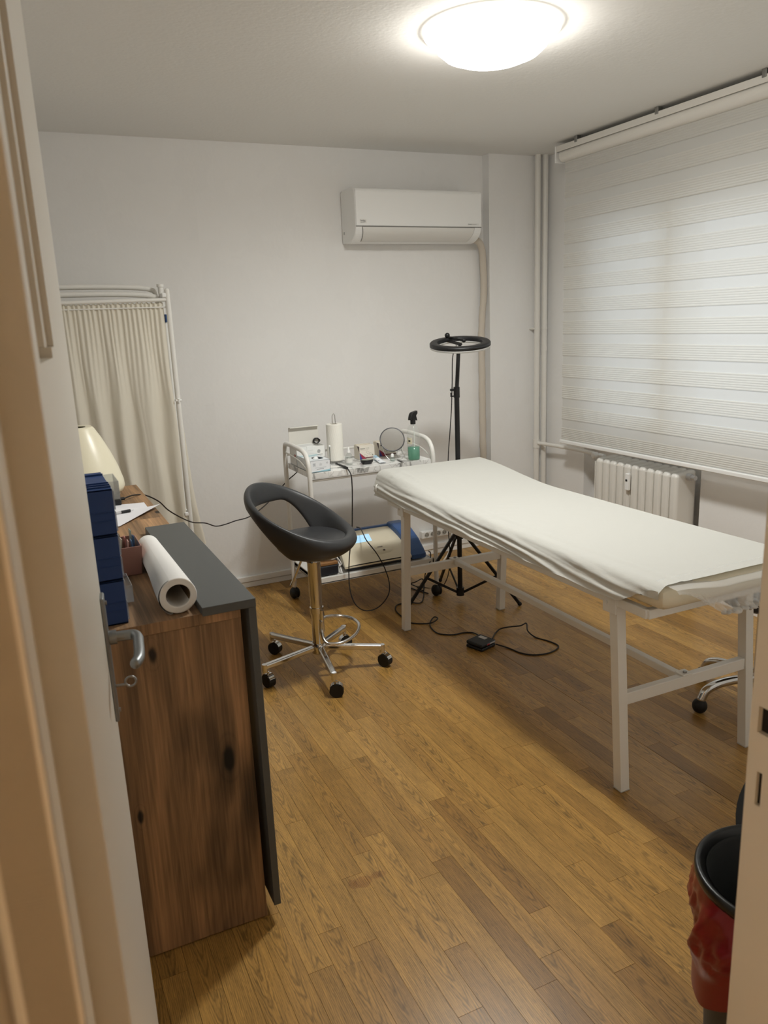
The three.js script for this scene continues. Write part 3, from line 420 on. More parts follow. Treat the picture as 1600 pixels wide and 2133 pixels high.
// things on the trolley's tray
{
  // carton with its lid standing open
  const t = thing('carton', 'white device carton with its lid standing open on the trolley', 'carton'), x0 = 1.308, x1 = 1.475, z1 = -3.965, z0 = -4.075, h = 0.1, m = std('#f1f1ee', 0.6);
  const prt = canvasTex(512, 320, (c) => { c.fillStyle = '#f3f3f0'; c.fillRect(0, 0, 512, 320); c.fillStyle = '#bcd3d4'; c.beginPath(); c.moveTo(130, 320); c.bezierCurveTo(160, 150, 260, 130, 330, 210); c.lineTo(360, 320); c.fill(); c.strokeStyle = '#303436'; c.lineWidth = 9; c.beginPath(); c.arc(402, 92, 26, 0.4, 3.0); c.stroke(); c.beginPath(); c.arc(402, 92, 26, 3.6, 6.1); c.stroke(); c.lineWidth = 7; c.beginPath(); c.arc(402, 92, 11, 0, 6.3); c.stroke(); c.fillStyle = '#85888a'; c.fillRect(340, 150, 130, 9); });
  part('body', [rb(x0, x1, TY + 0.001, TY + 0.004, z0, z1, 0.001), rb(x0, x1, TY + 0.001, TY + h, z1 - 0.003, z1, 0.001), rb(x0, x1, TY + 0.001, TY + h, z0, z0 + 0.003, 0.001), rb(x0, x0 + 0.003, TY + 0.001, TY + h, z0, z1, 0.001), rb(x1 - 0.003, x1, TY + 0.001, TY + h, z0, z1, 0.001)], m, t);
  part('print', plane(x1 - x0 - 0.006, h - 0.01, (x0 + x1) / 2, TY + h / 2 + 0.001, z1 + 0.0006), new THREE.MeshStandardMaterial({ map: prt, roughness: 0.5 }), t);
  part('lid', [rb(x0, x1 + 0.005, TY + h - 0.004, TY + h + 0.098, z0 - 0.004, z0, 0.001), rb(x0 + 0.002, x1 + 0.003, TY + h + 0.095, TY + h + 0.099, z0, z0 + 0.022, 0.001)], std('#e8e5dd', 0.7), t, 'open cardboard lid');
  part('tab', rb(x0 + 0.06, x0 + 0.1, TY + h - 0.02, TY + h + 0.004, z1, z1 + 0.002, 0.001), m, t);
  part('red_mark', rb(x0 - 0.0012, x0 + 0.0005, TY + 0.05, TY + 0.062, z1 - 0.03, z1 - 0.012, 0.0003), std('#a8524c', 0.6), t);
  rebase(t);
  const c0 = V(x1 - 0.012, TY + h + 0.013, z0 + 0.004), co = []; for (let i = 0; i <= 60; i++) { const a = i / 60 * Math.PI * 7; co.push(V(c0.x + 0.017 * Math.cos(a) + 0.003 * Math.sin(i), c0.y + 0.014 * Math.sin(a), c0.z + 0.012 * i / 60)); }
  single('coiled_cable', tube(co, 0.0022, { seg: 300, rad: 6 }), M.black, 'small coil of black cable on the open carton on the trolley', 'cable');
}
{
  const t = thing('glove_box', 'white and pale blue glove dispenser box on the trolley corner', 'box'), x0 = 1.303, x1 = 1.412, z1 = -3.733, z0 = -3.945, h = 0.062;
  const front = canvasTex(512, 288, (c) => { c.fillStyle = '#f0f3f6'; c.fillRect(0, 0, 512, 288); c.fillStyle = '#9cc9d6'; c.beginPath(); c.moveTo(0, 288); c.lineTo(512, 240); c.lineTo(512, 288); c.fill(); c.strokeStyle = '#5b6670'; c.lineWidth = 4; c.strokeRect(60, 60, 62, 74); c.fillStyle = '#5b6670'; c.fillRect(70, 72, 42, 8); c.fillRect(70, 90, 42, 8); c.fillRect(70, 108, 42, 8); for (let k = 0; k < 6; k++) { c.save(); c.translate(262, 98); c.rotate(k * Math.PI / 3); c.fillRect(-2, 8, 5, 34); c.restore(); } c.beginPath(); c.arc(440, 70, 22, 0, 6.3); c.stroke(); c.fillRect(432, 60, 12, 20); c.fillStyle = '#99a2aa'; c.fillRect(110, 176, 300, 7); c.fillStyle = '#4b545c'; c.fillRect(150, 212, 190, 9); });
  const lid = new THREE.Shape(); lid.moveTo(x0, -z1); lid.lineTo(x1, -z1); lid.lineTo(x1, -z0); lid.lineTo(x0, -z0); lid.closePath(); const slot = new THREE.Path(); slot.absellipse((x0 + x1) / 2 + 0.012, -((z0 + z1) / 2 + 0.03), 0.03, 0.042, 0, Math.PI * 2, true); lid.holes.push(slot);
  part('body', [bx(x0, x1, TY + 0.001, TY + 0.003, z0, z1), bx(x0, x1, TY + 0.001, TY + h, z1 - 0.0015, z1), bx(x0, x1, TY + 0.001, TY + h, z0, z0 + 0.0015), bx(x0, x0 + 0.0015, TY + 0.001, TY + h, z0, z1), bx(x1 - 0.0015, x1, TY + 0.001, TY + h, z0, z1), new THREE.ExtrudeGeometry(lid, { depth: 0.0012, bevelEnabled: false, curveSegments: 32 }).rotateX(-Math.PI / 2).translate(0, TY + h - 0.0012, 0)], std('#e9eef1', 0.5), t);
  part('print', plane(x1 - x0 - 0.004, h - 0.005, (x0 + x1) / 2, TY + h / 2, z1 + 0.0006), new THREE.MeshStandardMaterial({ map: front, roughness: 0.5 }), t);
  part('blue_wave', grid(12, 4, (u, v) => [x0 + 0.004 + (x1 - x0 - 0.008) * u, TY + h + 0.0006, lerp(z0 + 0.006, z1 - 0.008, 0.06 + 0.2 * v + 0.1 * Math.sin(u * 3.2))]), std('#b9d7dc', 0.5, { side: THREE.DoubleSide }), t);
  part('gloves', rb(x0 + 0.006, x1 - 0.006, TY + 0.004, TY + h - 0.03, z0 + 0.006, z1 - 0.006, 0.008), std('#cfd6da', 0.7), t, 'gloves inside the slot');
  part('glove_tip', grid(12, 8, (u, v) => { const a = u * Math.PI * 2; return [(x0 + x1) / 2 - 0.006 + Math.cos(a) * 0.016 * (1 - v * v), TY + h + 0.001 + 0.012 * v, (z0 + z1) / 2 + 0.055 + Math.sin(a) * 0.012 * (1 - v * v)]; }), std('#eef0ef', 0.7, { side: THREE.DoubleSide }), t);
  rebase(t);
}
{
  const t = thing('paper_towel_holder', 'kitchen paper roll standing on a wire holder with a looped top on the trolley', 'paper towel'), x = 1.528, z = -3.95, R = 0.0445;
  const g = lathe([[0.019, 0.012], [R - 0.003, 0.012], [R, 0.016], [R, 0.208], [R - 0.003, 0.213], [0.021, 0.213], [0.019, 0.211], [0.019, 0.012]], x, TY, z, 56);
  const p = g.attributes.position; for (let i = 0; i < p.count; i++) { const y = p.getY(i) - TY, a = Math.atan2(p.getZ(i) - z, p.getX(i) - x), r = Math.hypot(p.getX(i) - x, p.getZ(i) - z); if (r > 0.03) { const k = 1 + 0.006 * Math.sin(a * 5 + y * 30); p.setX(i, x + (p.getX(i) - x) * k); p.setZ(i, z + (p.getZ(i) - z) * k); } }
  const qb = grey(256, 256, (u, v) => 0.5 + 0.5 * Math.sin(u * 150) * Math.sin(v * 190)); part('roll', g, std('#f4f1e8', 0.9, { bumpMap: qb, bumpScale: 0.0005 }), t, 'white quilted paper roll');
  part('core', new THREE.CylinderGeometry(0.0188, 0.0188, 0.197, 28, 1, true).translate(x, TY + 0.1115, z), std('#b79d78', 0.9, { side: THREE.DoubleSide }), t, 'brown cardboard core');
  part('wire_loop', tube([[x - 0.0085, TY + 0.02, z], [x - 0.0085, TY + 0.235, z], [x - 0.007, TY + 0.258, z], [x, TY + 0.267, z], [x + 0.007, TY + 0.258, z], [x + 0.0085, TY + 0.235, z], [x + 0.0085, TY + 0.02, z]], 0.0024, { seg: 90, rad: 8 }), M.chrome, t);
  part('base_ring', new THREE.TorusGeometry(0.053, 0.0024, 8, 40).rotateX(Math.PI / 2).translate(x, TY + 0.0034, z), M.chrome, t);
  const a = onZ(688, 958, z + 0.048), b = V(a.x, TY + 0.098, z + 0.048); part('side_arm', tube([[x, TY + 0.004, z + 0.052], [a.x, TY + 0.006, z + 0.05], [a.x, TY + 0.03, z + 0.048], b], 0.0024, { rad: 8 }), M.steel, t); part('ball', new THREE.SphereGeometry(0.006, 14, 10).translate(b.x, b.y + 0.003, b.z), M.whitePlastic, t);
  rebase(t);
}
const glassy = (c = '#ffffff', o = {}) => std(c, 0.05, { transmission: 0.92, ior: 1.45, side: THREE.DoubleSide, ...o });
{
  const t = thing('pump_bottle', 'small clear bottle with a white cap beside the paper roll', 'bottle'), x = 1.56, z = -3.838;
  part('body', lathe([[0, 0.001], [0.018, 0.001], [0.02, 0.004], [0.02, 0.046], [0.016, 0.056], [0.008, 0.063], [0.0075, 0.07]], x, TY, z), glassy('#f3f5f4'), t);
  part('label', new THREE.CylinderGeometry(0.0203, 0.0203, 0.024, 28, 1, true).translate(x, TY + 0.025, z), std('#e7e6e0', 0.6, { side: THREE.DoubleSide }), t);
  part('cap', lathe([[0.009, 0.066], [0.009, 0.076], [0.005, 0.08], [0.0055, 0.095], [0, 0.096]], x, TY, z), M.whitePlastic, t); rebase(t);
}
for (const [x0, x1, z1, hh, ry, lab] of [[1.662, 1.754, -3.93, 0.076, 0.0, 'cream cartridge carton with a blue and red corner beside the small clear bottle'], [1.793, 1.9, -3.955, 0.08, 0.0, 'cream cartridge carton with a blue and red corner, partly behind the round mirror']]) {
  const t = thing('cartridge_carton', lab, 'carton', 'cartridge cartons on the trolley'), d = 0.075;
  const f = canvasTex(512, 400, (c) => { c.fillStyle = '#ece5d8'; c.fillRect(0, 0, 512, 400); c.fillStyle = '#3a3f8c'; c.beginPath(); c.moveTo(0, 190); c.lineTo(90, 400); c.lineTo(0, 400); c.fill(); c.fillStyle = '#9c2f45'; c.beginPath(); c.moveTo(0, 190); c.lineTo(190, 345); c.lineTo(512, 345); c.lineTo(512, 372); c.lineTo(230, 372); c.lineTo(230, 400); c.lineTo(90, 400); c.fill(); c.fillStyle = '#4a3434'; c.fillRect(190, 352, 322, 24); c.fillStyle = '#2e2a28'; c.font = 'bold 58px sans-serif'; c.fillText('NOVA', 26, 92); c.fillStyle = '#a29a8e'; c.fillRect(210, 52, 120, 34); c.fillStyle = '#ece5d8'; c.fillRect(216, 58, 108, 22); c.fillStyle = '#b9b0a2'; c.fillRect(30, 112, 280, 8); c.strokeStyle = '#a89f90'; c.lineWidth = 6; for (const [a, b, w, h] of [[250, 150, 130, 60], [360, 210, 110, 48], [170, 250, 110, 50]]) { c.save(); c.translate(a, b); c.rotate(0.5); c.strokeRect(0, 0, w, h); c.restore(); } c.fillStyle = '#33291f'; c.beginPath(); c.arc(452, 290, 16, 0, 6.3); c.fill(); });
  part('body', rb(x0, x1, TY + 0.001, TY + hh, z1 - d, z1, 0.0015), std('#e4dccd', 0.55), t);
  part('print', plane(x1 - x0 - 0.003, hh - 0.004, (x0 + x1) / 2, TY + hh / 2, z1 + 0.0006), new THREE.MeshStandardMaterial({ map: f, roughness: 0.5 }), t);
  part('dark_corner', grid(1, 1, (u, v) => [x0 - 0.0006, TY + hh - 0.002 - 0.035 * v * u, z1 - 0.03 * (1 - u)]), std('#4a3434', 0.5, { side: THREE.DoubleSide }), t);
  part('flap', rb(x0 + 0.004, x1 - 0.004, TY + hh, TY + hh + 0.003, z1 - d, z1 - d + 0.03, 0.001), std('#d8cfbf', 0.6), t); rebase(t);
}
{
  // round table mirror: tilted disc on a bent wire easel
  const t = thing('table_mirror', 'round mirror in a thin dark frame leaning on a wire stand on the trolley', 'mirror'), c = V(1.823, 0.903, -3.84), nrm = V(-0.33, 0.42, 0.84).normalize(), R = 0.066;
  const Q = new THREE.Quaternion().setFromUnitVectors(V(0, 0, 1), nrm), place = (g) => g.applyQuaternion(Q).translate(c.x, c.y, c.z);
  part('glass', place(new THREE.CircleGeometry(R - 0.002, 48).translate(0, 0, 0.002)), std('#e6e9ec', 0.04, { metalness: 1 }), t);
  part('back', place(new THREE.CylinderGeometry(R - 0.001, R - 0.001, 0.005, 48).rotateX(Math.PI / 2).translate(0, 0, -0.002)), std('#55565a', 0.4), t);
  part('frame', place(new THREE.TorusGeometry(R, 0.0034, 10, 64)), std('#4d4d50', 0.3, { metalness: 0.8 }), t);
  part('stand', [tube([V(c.x - 0.062, c.y - 0.02, c.z), V(c.x - 0.05, c.y - 0.075, c.z + 0.005), V(c.x - 0.028, TY + 0.003, c.z + 0.03), V(c.x + 0.01, TY + 0.003, c.z + 0.034), V(c.x + 0.05, TY + 0.003, c.z + 0.02), V(c.x + 0.056, c.y - 0.07, c.z), V(c.x + 0.06, c.y - 0.02, c.z)], 0.0017, { seg: 80, rad: 7 }), tube([V(c.x + 0.03, c.y - 0.058, c.z - 0.004), V(c.x + 0.05, TY + 0.002, c.z - 0.04), V(c.x + 0.085, TY + 0.002, c.z - 0.03), V(c.x + 0.045, c.y - 0.05, c.z - 0.004)], 0.0017, { seg: 60, rad: 7 })], M.chrome, t); rebase(t);
}
{
  const t = thing('spray_bottle', 'clear spray bottle of green liquid with a black trigger on the trolley', 'spray bottle'), x = 1.908, z = -3.75;
  part('body', lathe([[0, 0.001], [0.031, 0.001], [0.0335, 0.005], [0.034, 0.03], [0.034, 0.12], [0.0335, 0.15], [0.03, 0.172], [0.022, 0.188], [0.013, 0.196], [0.0115, 0.203]], x, TY, z, 44), glassy('#fafbfa'), t, 'clear plastic bottle');
  part('liquid', lathe([[0, 0.003], [0.029, 0.003], [0.0318, 0.007], [0.0322, 0.03], [0.0322, 0.073], [0, 0.073]], x, TY, z, 44), std('#6fc4a6', 0.08, { transmission: 0.55, ior: 1.33 }), t, 'green liquid');
  part('dip_tube', tube([[x + 0.002, TY + 0.2, z], [x + 0.004, TY + 0.1, z + 0.004], [x - 0.014, TY + 0.006, z + 0.012]], 0.0018, { rad: 6 }), std('#e8efe9', 0.2), t);
  part('label', new THREE.CylinderGeometry(0.0343, 0.0343, 0.034, 28, 1, true, 3.6, 2.0).translate(x, TY + 0.108, z), std('#dcd6bd', 0.5, { side: THREE.DoubleSide }), t);
  part('label_mark', new THREE.CylinderGeometry(0.0346, 0.0346, 0.009, 10, 1, true, 4.9, 0.4).translate(x, TY + 0.108, z), std('#2b2b26', 0.5, { side: THREE.DoubleSide }), t);
  part('collar', lathe([[0.0135, 0.196], [0.0145, 0.198], [0.0145, 0.22], [0.012, 0.222], [0, 0.222]], x, TY, z), M.black, t);
  const s = new THREE.Shape(); s.moveTo(-0.012, 0.222); s.lineTo(-0.026, 0.222); s.quadraticCurveTo(-0.022, 0.25, -0.008, 0.258); s.lineTo(0.026, 0.264); s.lineTo(0.027, 0.252); s.quadraticCurveTo(0.016, 0.245, 0.0165, 0.238); s.quadraticCurveTo(0.02, 0.226, 0.024, 0.215); s.lineTo(0.013, 0.219); s.lineTo(0.012, 0.222); s.closePath();
  part('trigger_head', new THREE.ExtrudeGeometry(s, { depth: 0.014, bevelEnabled: true, bevelThickness: 0.004, bevelSize: 0.002, bevelSegments: 2 }).translate(0, 0, -0.007).rotateY(0.35).translate(x, TY, z), M.black, t, 'black trigger head'); rebase(t);
}
{
  const t = thing('powder_compact', 'black oval dish with a pale green top at the tray edge', 'dish'), x = 1.648, z = -3.8;
  part('dish', lathe([[0, 0.001], [0.022, 0.001], [0.03, 0.01], [0.0325, 0.02], [0.031, 0.023], [0.026, 0.0235]], x, TY, z).translate(-x, 0, -z).scale(1.12, 1, 0.9).translate(x, 0, z), std('#16161a', 0.3), t);
  part('filling', new THREE.CylinderGeometry(0.0265, 0.0265, 0.003, 36).scale(1.1, 1, 0.88).translate(x, TY + 0.0225, z), std('#9da392', 0.4), t, 'pale green filling'); rebase(t);
  const u = thing('cream_tube', 'white and sky blue cream tube lying on the tray', 'tube'), a = V(1.737, TY + 0.013, -3.885), b = V(1.722, TY + 0.004, -3.755), d = b.clone().sub(a);
  const sidev = V(d.z, 0, -d.x).normalize();
  part('body', grid(28, 24, (s, v) => { const an = s * Math.PI * 2, rx = lerp(0.0125, 0.0195, v), ry = lerp(0.0125, 0.0014, v), p = a.clone().addScaledVector(d, v); return [p.x + sidev.x * rx * Math.cos(an), p.y + ry * Math.sin(an), p.z + sidev.z * rx * Math.cos(an)]; }, true), std('#eef2f6', 0.4, { side: THREE.DoubleSide }), u);
  part('shoulder', [new THREE.SphereGeometry(0.0129, 20, 14).translate(a.x, a.y + 0.0005, a.z), rod(a.clone().addScaledVector(d, -0.02), a.clone().addScaledVector(d, 0.3), 0.0128, 0.0128, 24)], std('#a9cfe6', 0.4), u, 'sky blue end'); part('print', [bx(1.713, 1.72, TY + 0.0135, TY + 0.0142, -3.805, -3.79), bx(1.722, 1.735, TY + 0.0135, TY + 0.0142, -3.812, -3.797)].map((g) => g.translate(0, -0.0035, 0)), std('#2d4c8c', 0.5), u); rebase(u);
  const w = thing('dropper_bottle', 'tiny clear bottle with a round white cap in front of the mirror', 'bottle');
  part('body', lathe([[0, 0.001], [0.012, 0.001], [0.013, 0.004], [0.012, 0.018], [0.007, 0.027]], 1.795, TY, -3.787), glassy('#eef4f2'), w); part('cap', lathe([[0.0085, 0.024], [0.009, 0.026], [0.009, 0.036], [0.005, 0.041], [0, 0.042]], 1.795, TY, -3.787), M.whitePlastic, w); rebase(w);
  const tw = thing('tweezers', 'dark tweezers lying on the tray behind the bed corner', 'tweezers'); const p0 = onY(828, 958, TY + 0.003), p1 = onY(839, 963, TY + 0.003);
  for (const k of [-1, 1]) part('arm', tube([p0, p0.clone().lerp(p1, 0.5).add(V(0.003 * k, 0, 0.003 * k)), p1.clone().add(V(0.004 * k, 0, 0.002 * k))], 0.0018, { rad: 6 }), M.black, tw); rebase(tw);
  single('tissue', grid(16, 12, (s, v) => [1.43 + 0.065 * s, TY + 0.001 + 0.004 * fbm(s * 4, v * 4, 91, 2), -3.86 + 0.06 * v + 0.02 * s]), std('#f2f0ea', 0.9, { side: THREE.DoubleSide }), 'flat white tissue under the black handpiece on the tray', 'tissue');
}
// lower shelf: treatment machine, black case and cables
{
  const t = thing('treatment_machine', 'cream treatment machine with a blue housing and a lit screen on the lower shelf', 'machine');
  const topY = (s, v) => SY + 0.035 + 0.1 * Math.pow(v, 0.9) + 0.012 * Math.sin(Math.PI * v);      // v: 0 front .. 1 back
  const xl = (v) => lerp(1.464, 1.535, v), xr = (v) => lerp(1.868, 1.915, v), zz = (v) => lerp(-3.738, -4.06, v);
  const cream = std('#e9dfc6', 0.4), bl = std('#3c5f96', 0.42);
  const sheet = (off) => grid(16, 24, (u, v) => [lerp(xl(v), xr(v), u), topY(u, v) - 0.006 * Math.pow(Math.abs(u - 0.5) * 2, 6) + off, zz(v)]);
  const skirt = grid(60, 4, (u, v) => { const q = u * 4, k = Math.floor(q) % 4, f = q - Math.floor(q); const [uu, vv] = u >= 1 ? [0, 0] : [[f, 0], [1, f], [1 - f, 1], [0, 1 - f]][k]; return [lerp(xl(vv), xr(vv), uu), lerp(topY(uu, vv) - 0.006, SY + 0.02 + 0.012 * 0 + (topY(uu, vv) - SY - 0.05) * 0.6 * vv, v), zz(vv)]; });
  part('cover', merge([sheet(0), skirt]), std('#e9dfc6', 0.4, { side: THREE.DoubleSide }), t, 'cream cover');
  part('chassis', [rb(1.485, 1.88, SY + 0.002, SY + 0.019, -4.05, -3.752, 0.005), rb(1.56, 1.86, SY + 0.015, SY + 0.06, -4.04, -3.9, 0.01)], std('#23262b', 0.6), t);
  // blue shell wrapping the right side and the back
  part('housing', extrudeX([[-4.075, SY + 0.004], [-3.745, SY + 0.004], [-3.742, SY + 0.03], [-3.77, SY + 0.055], [-3.83, SY + 0.1], [-3.92, SY + 0.14], [-4.0, SY + 0.158], [-4.06, SY + 0.156], [-4.078, SY + 0.14]], 1.87, 1.965, 0.012), bl, t, 'blue side housing');
  part('back_shell', rb(1.55, 1.9, SY + 0.004, SY + 0.142, -4.085, -4.05, 0.012), bl, t);
  part('relief', tube([[1.966, SY + 0.045, -3.8], [1.967, SY + 0.08, -3.87], [1.967, SY + 0.105, -3.95], [1.966, SY + 0.11, -4.02]], 0.004, { rad: 8 }), bl, t);
  // raised screen surround, screen, emblem
  const slope = (u, v, off) => V(lerp(xl(v), xr(v), u), topY(u, v) + off, zz(v));
  const patch = (cu, cv, ru, rv, off, n = 28) => grid(n, 4, (a, r) => { const an = a * Math.PI * 2, p = slope(cu + ru * r * Math.cos(an), cv + rv * r * Math.sin(an), off * (1 - Math.pow(r, 6))); return p.toArray(); }, true);
  part('screen_surround', patch(0.44, 0.6, 0.36, 0.24, 0.004), cream, t);
  const P4 = [onZ(735, 1122, -3.96), onZ(780, 1114, -3.96)], su = 0.36;
  const scr = canvasTex(256, 160, (c) => { c.fillStyle = '#a9d4f2'; c.fillRect(0, 0, 256, 160); c.strokeStyle = '#8fc0e2'; c.lineWidth = 3; for (let k = 0; k < 4; k++) c.strokeRect(16, 16 + k * 34, 90, 22); c.strokeRect(124, 16, 116, 60); c.strokeRect(124, 90, 116, 54); });
  part('screen', grid(6, 6, (a, b) => slope(0.2 + 0.31 * a, 0.5 + 0.24 * b, 0.0055).toArray()), new THREE.MeshStandardMaterial({ map: scr, emissive: '#ffffff', emissiveMap: scr, emissiveIntensity: 0.35, roughness: 0.2 }), t, 'lit pale blue touch screen');
  part('emblem', patch(0.6, 0.2, 0.17, 0.07, 0.003), std('#e2d8be', 0.35), t); part('button', rod(slope(0.63, 0.205, 0.002), slope(0.63, 0.205, 0.0065), 0.006), std('#3a1c18', 0.4), t); part('marking', grid(2, 2, (a, b) => slope(0.55 + 0.08 * a, 0.3 + 0.025 * b, 0.0015).toArray()), std('#8d8574', 0.5), t);
  part('probe_rest', rod(slope(0.42, 0.42, 0.002), slope(0.5, 0.26, 0.002), 0.003), M.whitePlastic, t);
  part('rear_knob', rod([1.95, SY + 0.13, -3.99], [1.985, SY + 0.13, -3.985], 0.006), M.black, t);
  rebase(t);
  RectAreaLightUniformsLib.init(); const l = new THREE.RectAreaLight('#a9d4f2', 0.35, 0.1, 0.07); const sp = slope(0.275, 0.59, 0.02); l.position.copy(sp); l.lookAt(sp.clone().add(V(0, 1, 0.35))); scene.add(l);
  const k = thing('accessory_case', 'dark navy case with a wooden lid in the corner of the lower shelf', 'case');
  part('body', rb(1.312, 1.43, SY + 0.001, SY + 0.055, -3.86, -3.742, 0.01), std('#14161f', 0.6), k); part('lid', rb(1.314, 1.428, SY + 0.055, SY + 0.072, -3.858, -3.745, 0.004), std('#9a6f42', 0.6), k, 'light brown lid'); rebase(k);
  const kn = []; for (let i = 0; i <= 46; i++) { const a = i * 0.62; kn.push(V(1.388 + 0.042 * Math.cos(a) + 0.012 * Math.sin(i * 2.1), SY + 0.084 + 0.012 * Math.sin(a * 0.7) + 0.004, -3.8 + 0.03 * Math.sin(a) + 0.01 * Math.cos(i * 1.7))); }
  kn.push(V(1.435, SY + 0.08, -3.775), V(1.447, SY + 0.05, -3.75), V(1.43, SY + 0.045, -3.737));
  single('white_cable', tube(kn, 0.0034, { seg: 300, rad: 6 }), M.whiteCord, 'bundle of white cable on the case on the lower shelf', 'cable');
  single('white_rod', rod([1.445, SY + 0.004, -3.738], [1.44, SY + 0.085, -3.79], 0.0045), M.whitePlastic, 'thin white probe leaning on the machine on the lower shelf', 'probe');
}
// power strip on the wall
{
  const t = thing('power_strip', 'white four socket strip on the skirting behind the trolley', 'power strip'), x0 = 2.285, x1 = 2.535, y0 = 0.122, y1 = 0.172, z = ZB + 0.004;
  part('body', rb(x0, x1, y0, y1, z, z + 0.036, 0.006), M.whitePlastic, t);
  for (let k = 0; k < 4; k++) { const x = x0 + 0.035 + k * 0.0445, y = 0.147; const s = part('socket', new THREE.TorusGeometry(0.0185, 0.002, 8, 30).translate(x, y, z + 0.0365), M.whitePlastic, t); part('recess_shade', rod([x, y, z + 0.03], [x, y, z + 0.0366], 0.0172, 0.0172, 28), std('#a9a69e', 0.6), s); part('hole', [-1, 1].map((q) => rod([x + q * 0.0075, y, z + 0.0362], [x + q * 0.0075, y, z + 0.0372], 0.003)), M.dark, s); }  // grey discs and dark dots put the shade of the sockets into colour
  rebase(t);
  const p = thing('plug', 'white plug with cable in the last socket of the power strip', 'plug');
  part('head', [rod([2.5, 0.147, z + 0.038], [2.5, 0.145, z + 0.07], 0.018, 0.014), rb(2.488, 2.512, 0.12, 0.15, z + 0.055, z + 0.075, 0.006)], M.whitePlastic, p); part('cable', tube([V(2.5, 0.125, z + 0.07), V(2.46, 0.08, z + 0.11), V(2.4, 0.05, z + 0.18), V(2.33, 0.035, z + 0.25), V(2.26, 0.02, z + 0.3), V(2.12, 0.012, z + 0.3)], 0.004, { rad: 8 }), M.whiteCord, p); rebase(p);
}
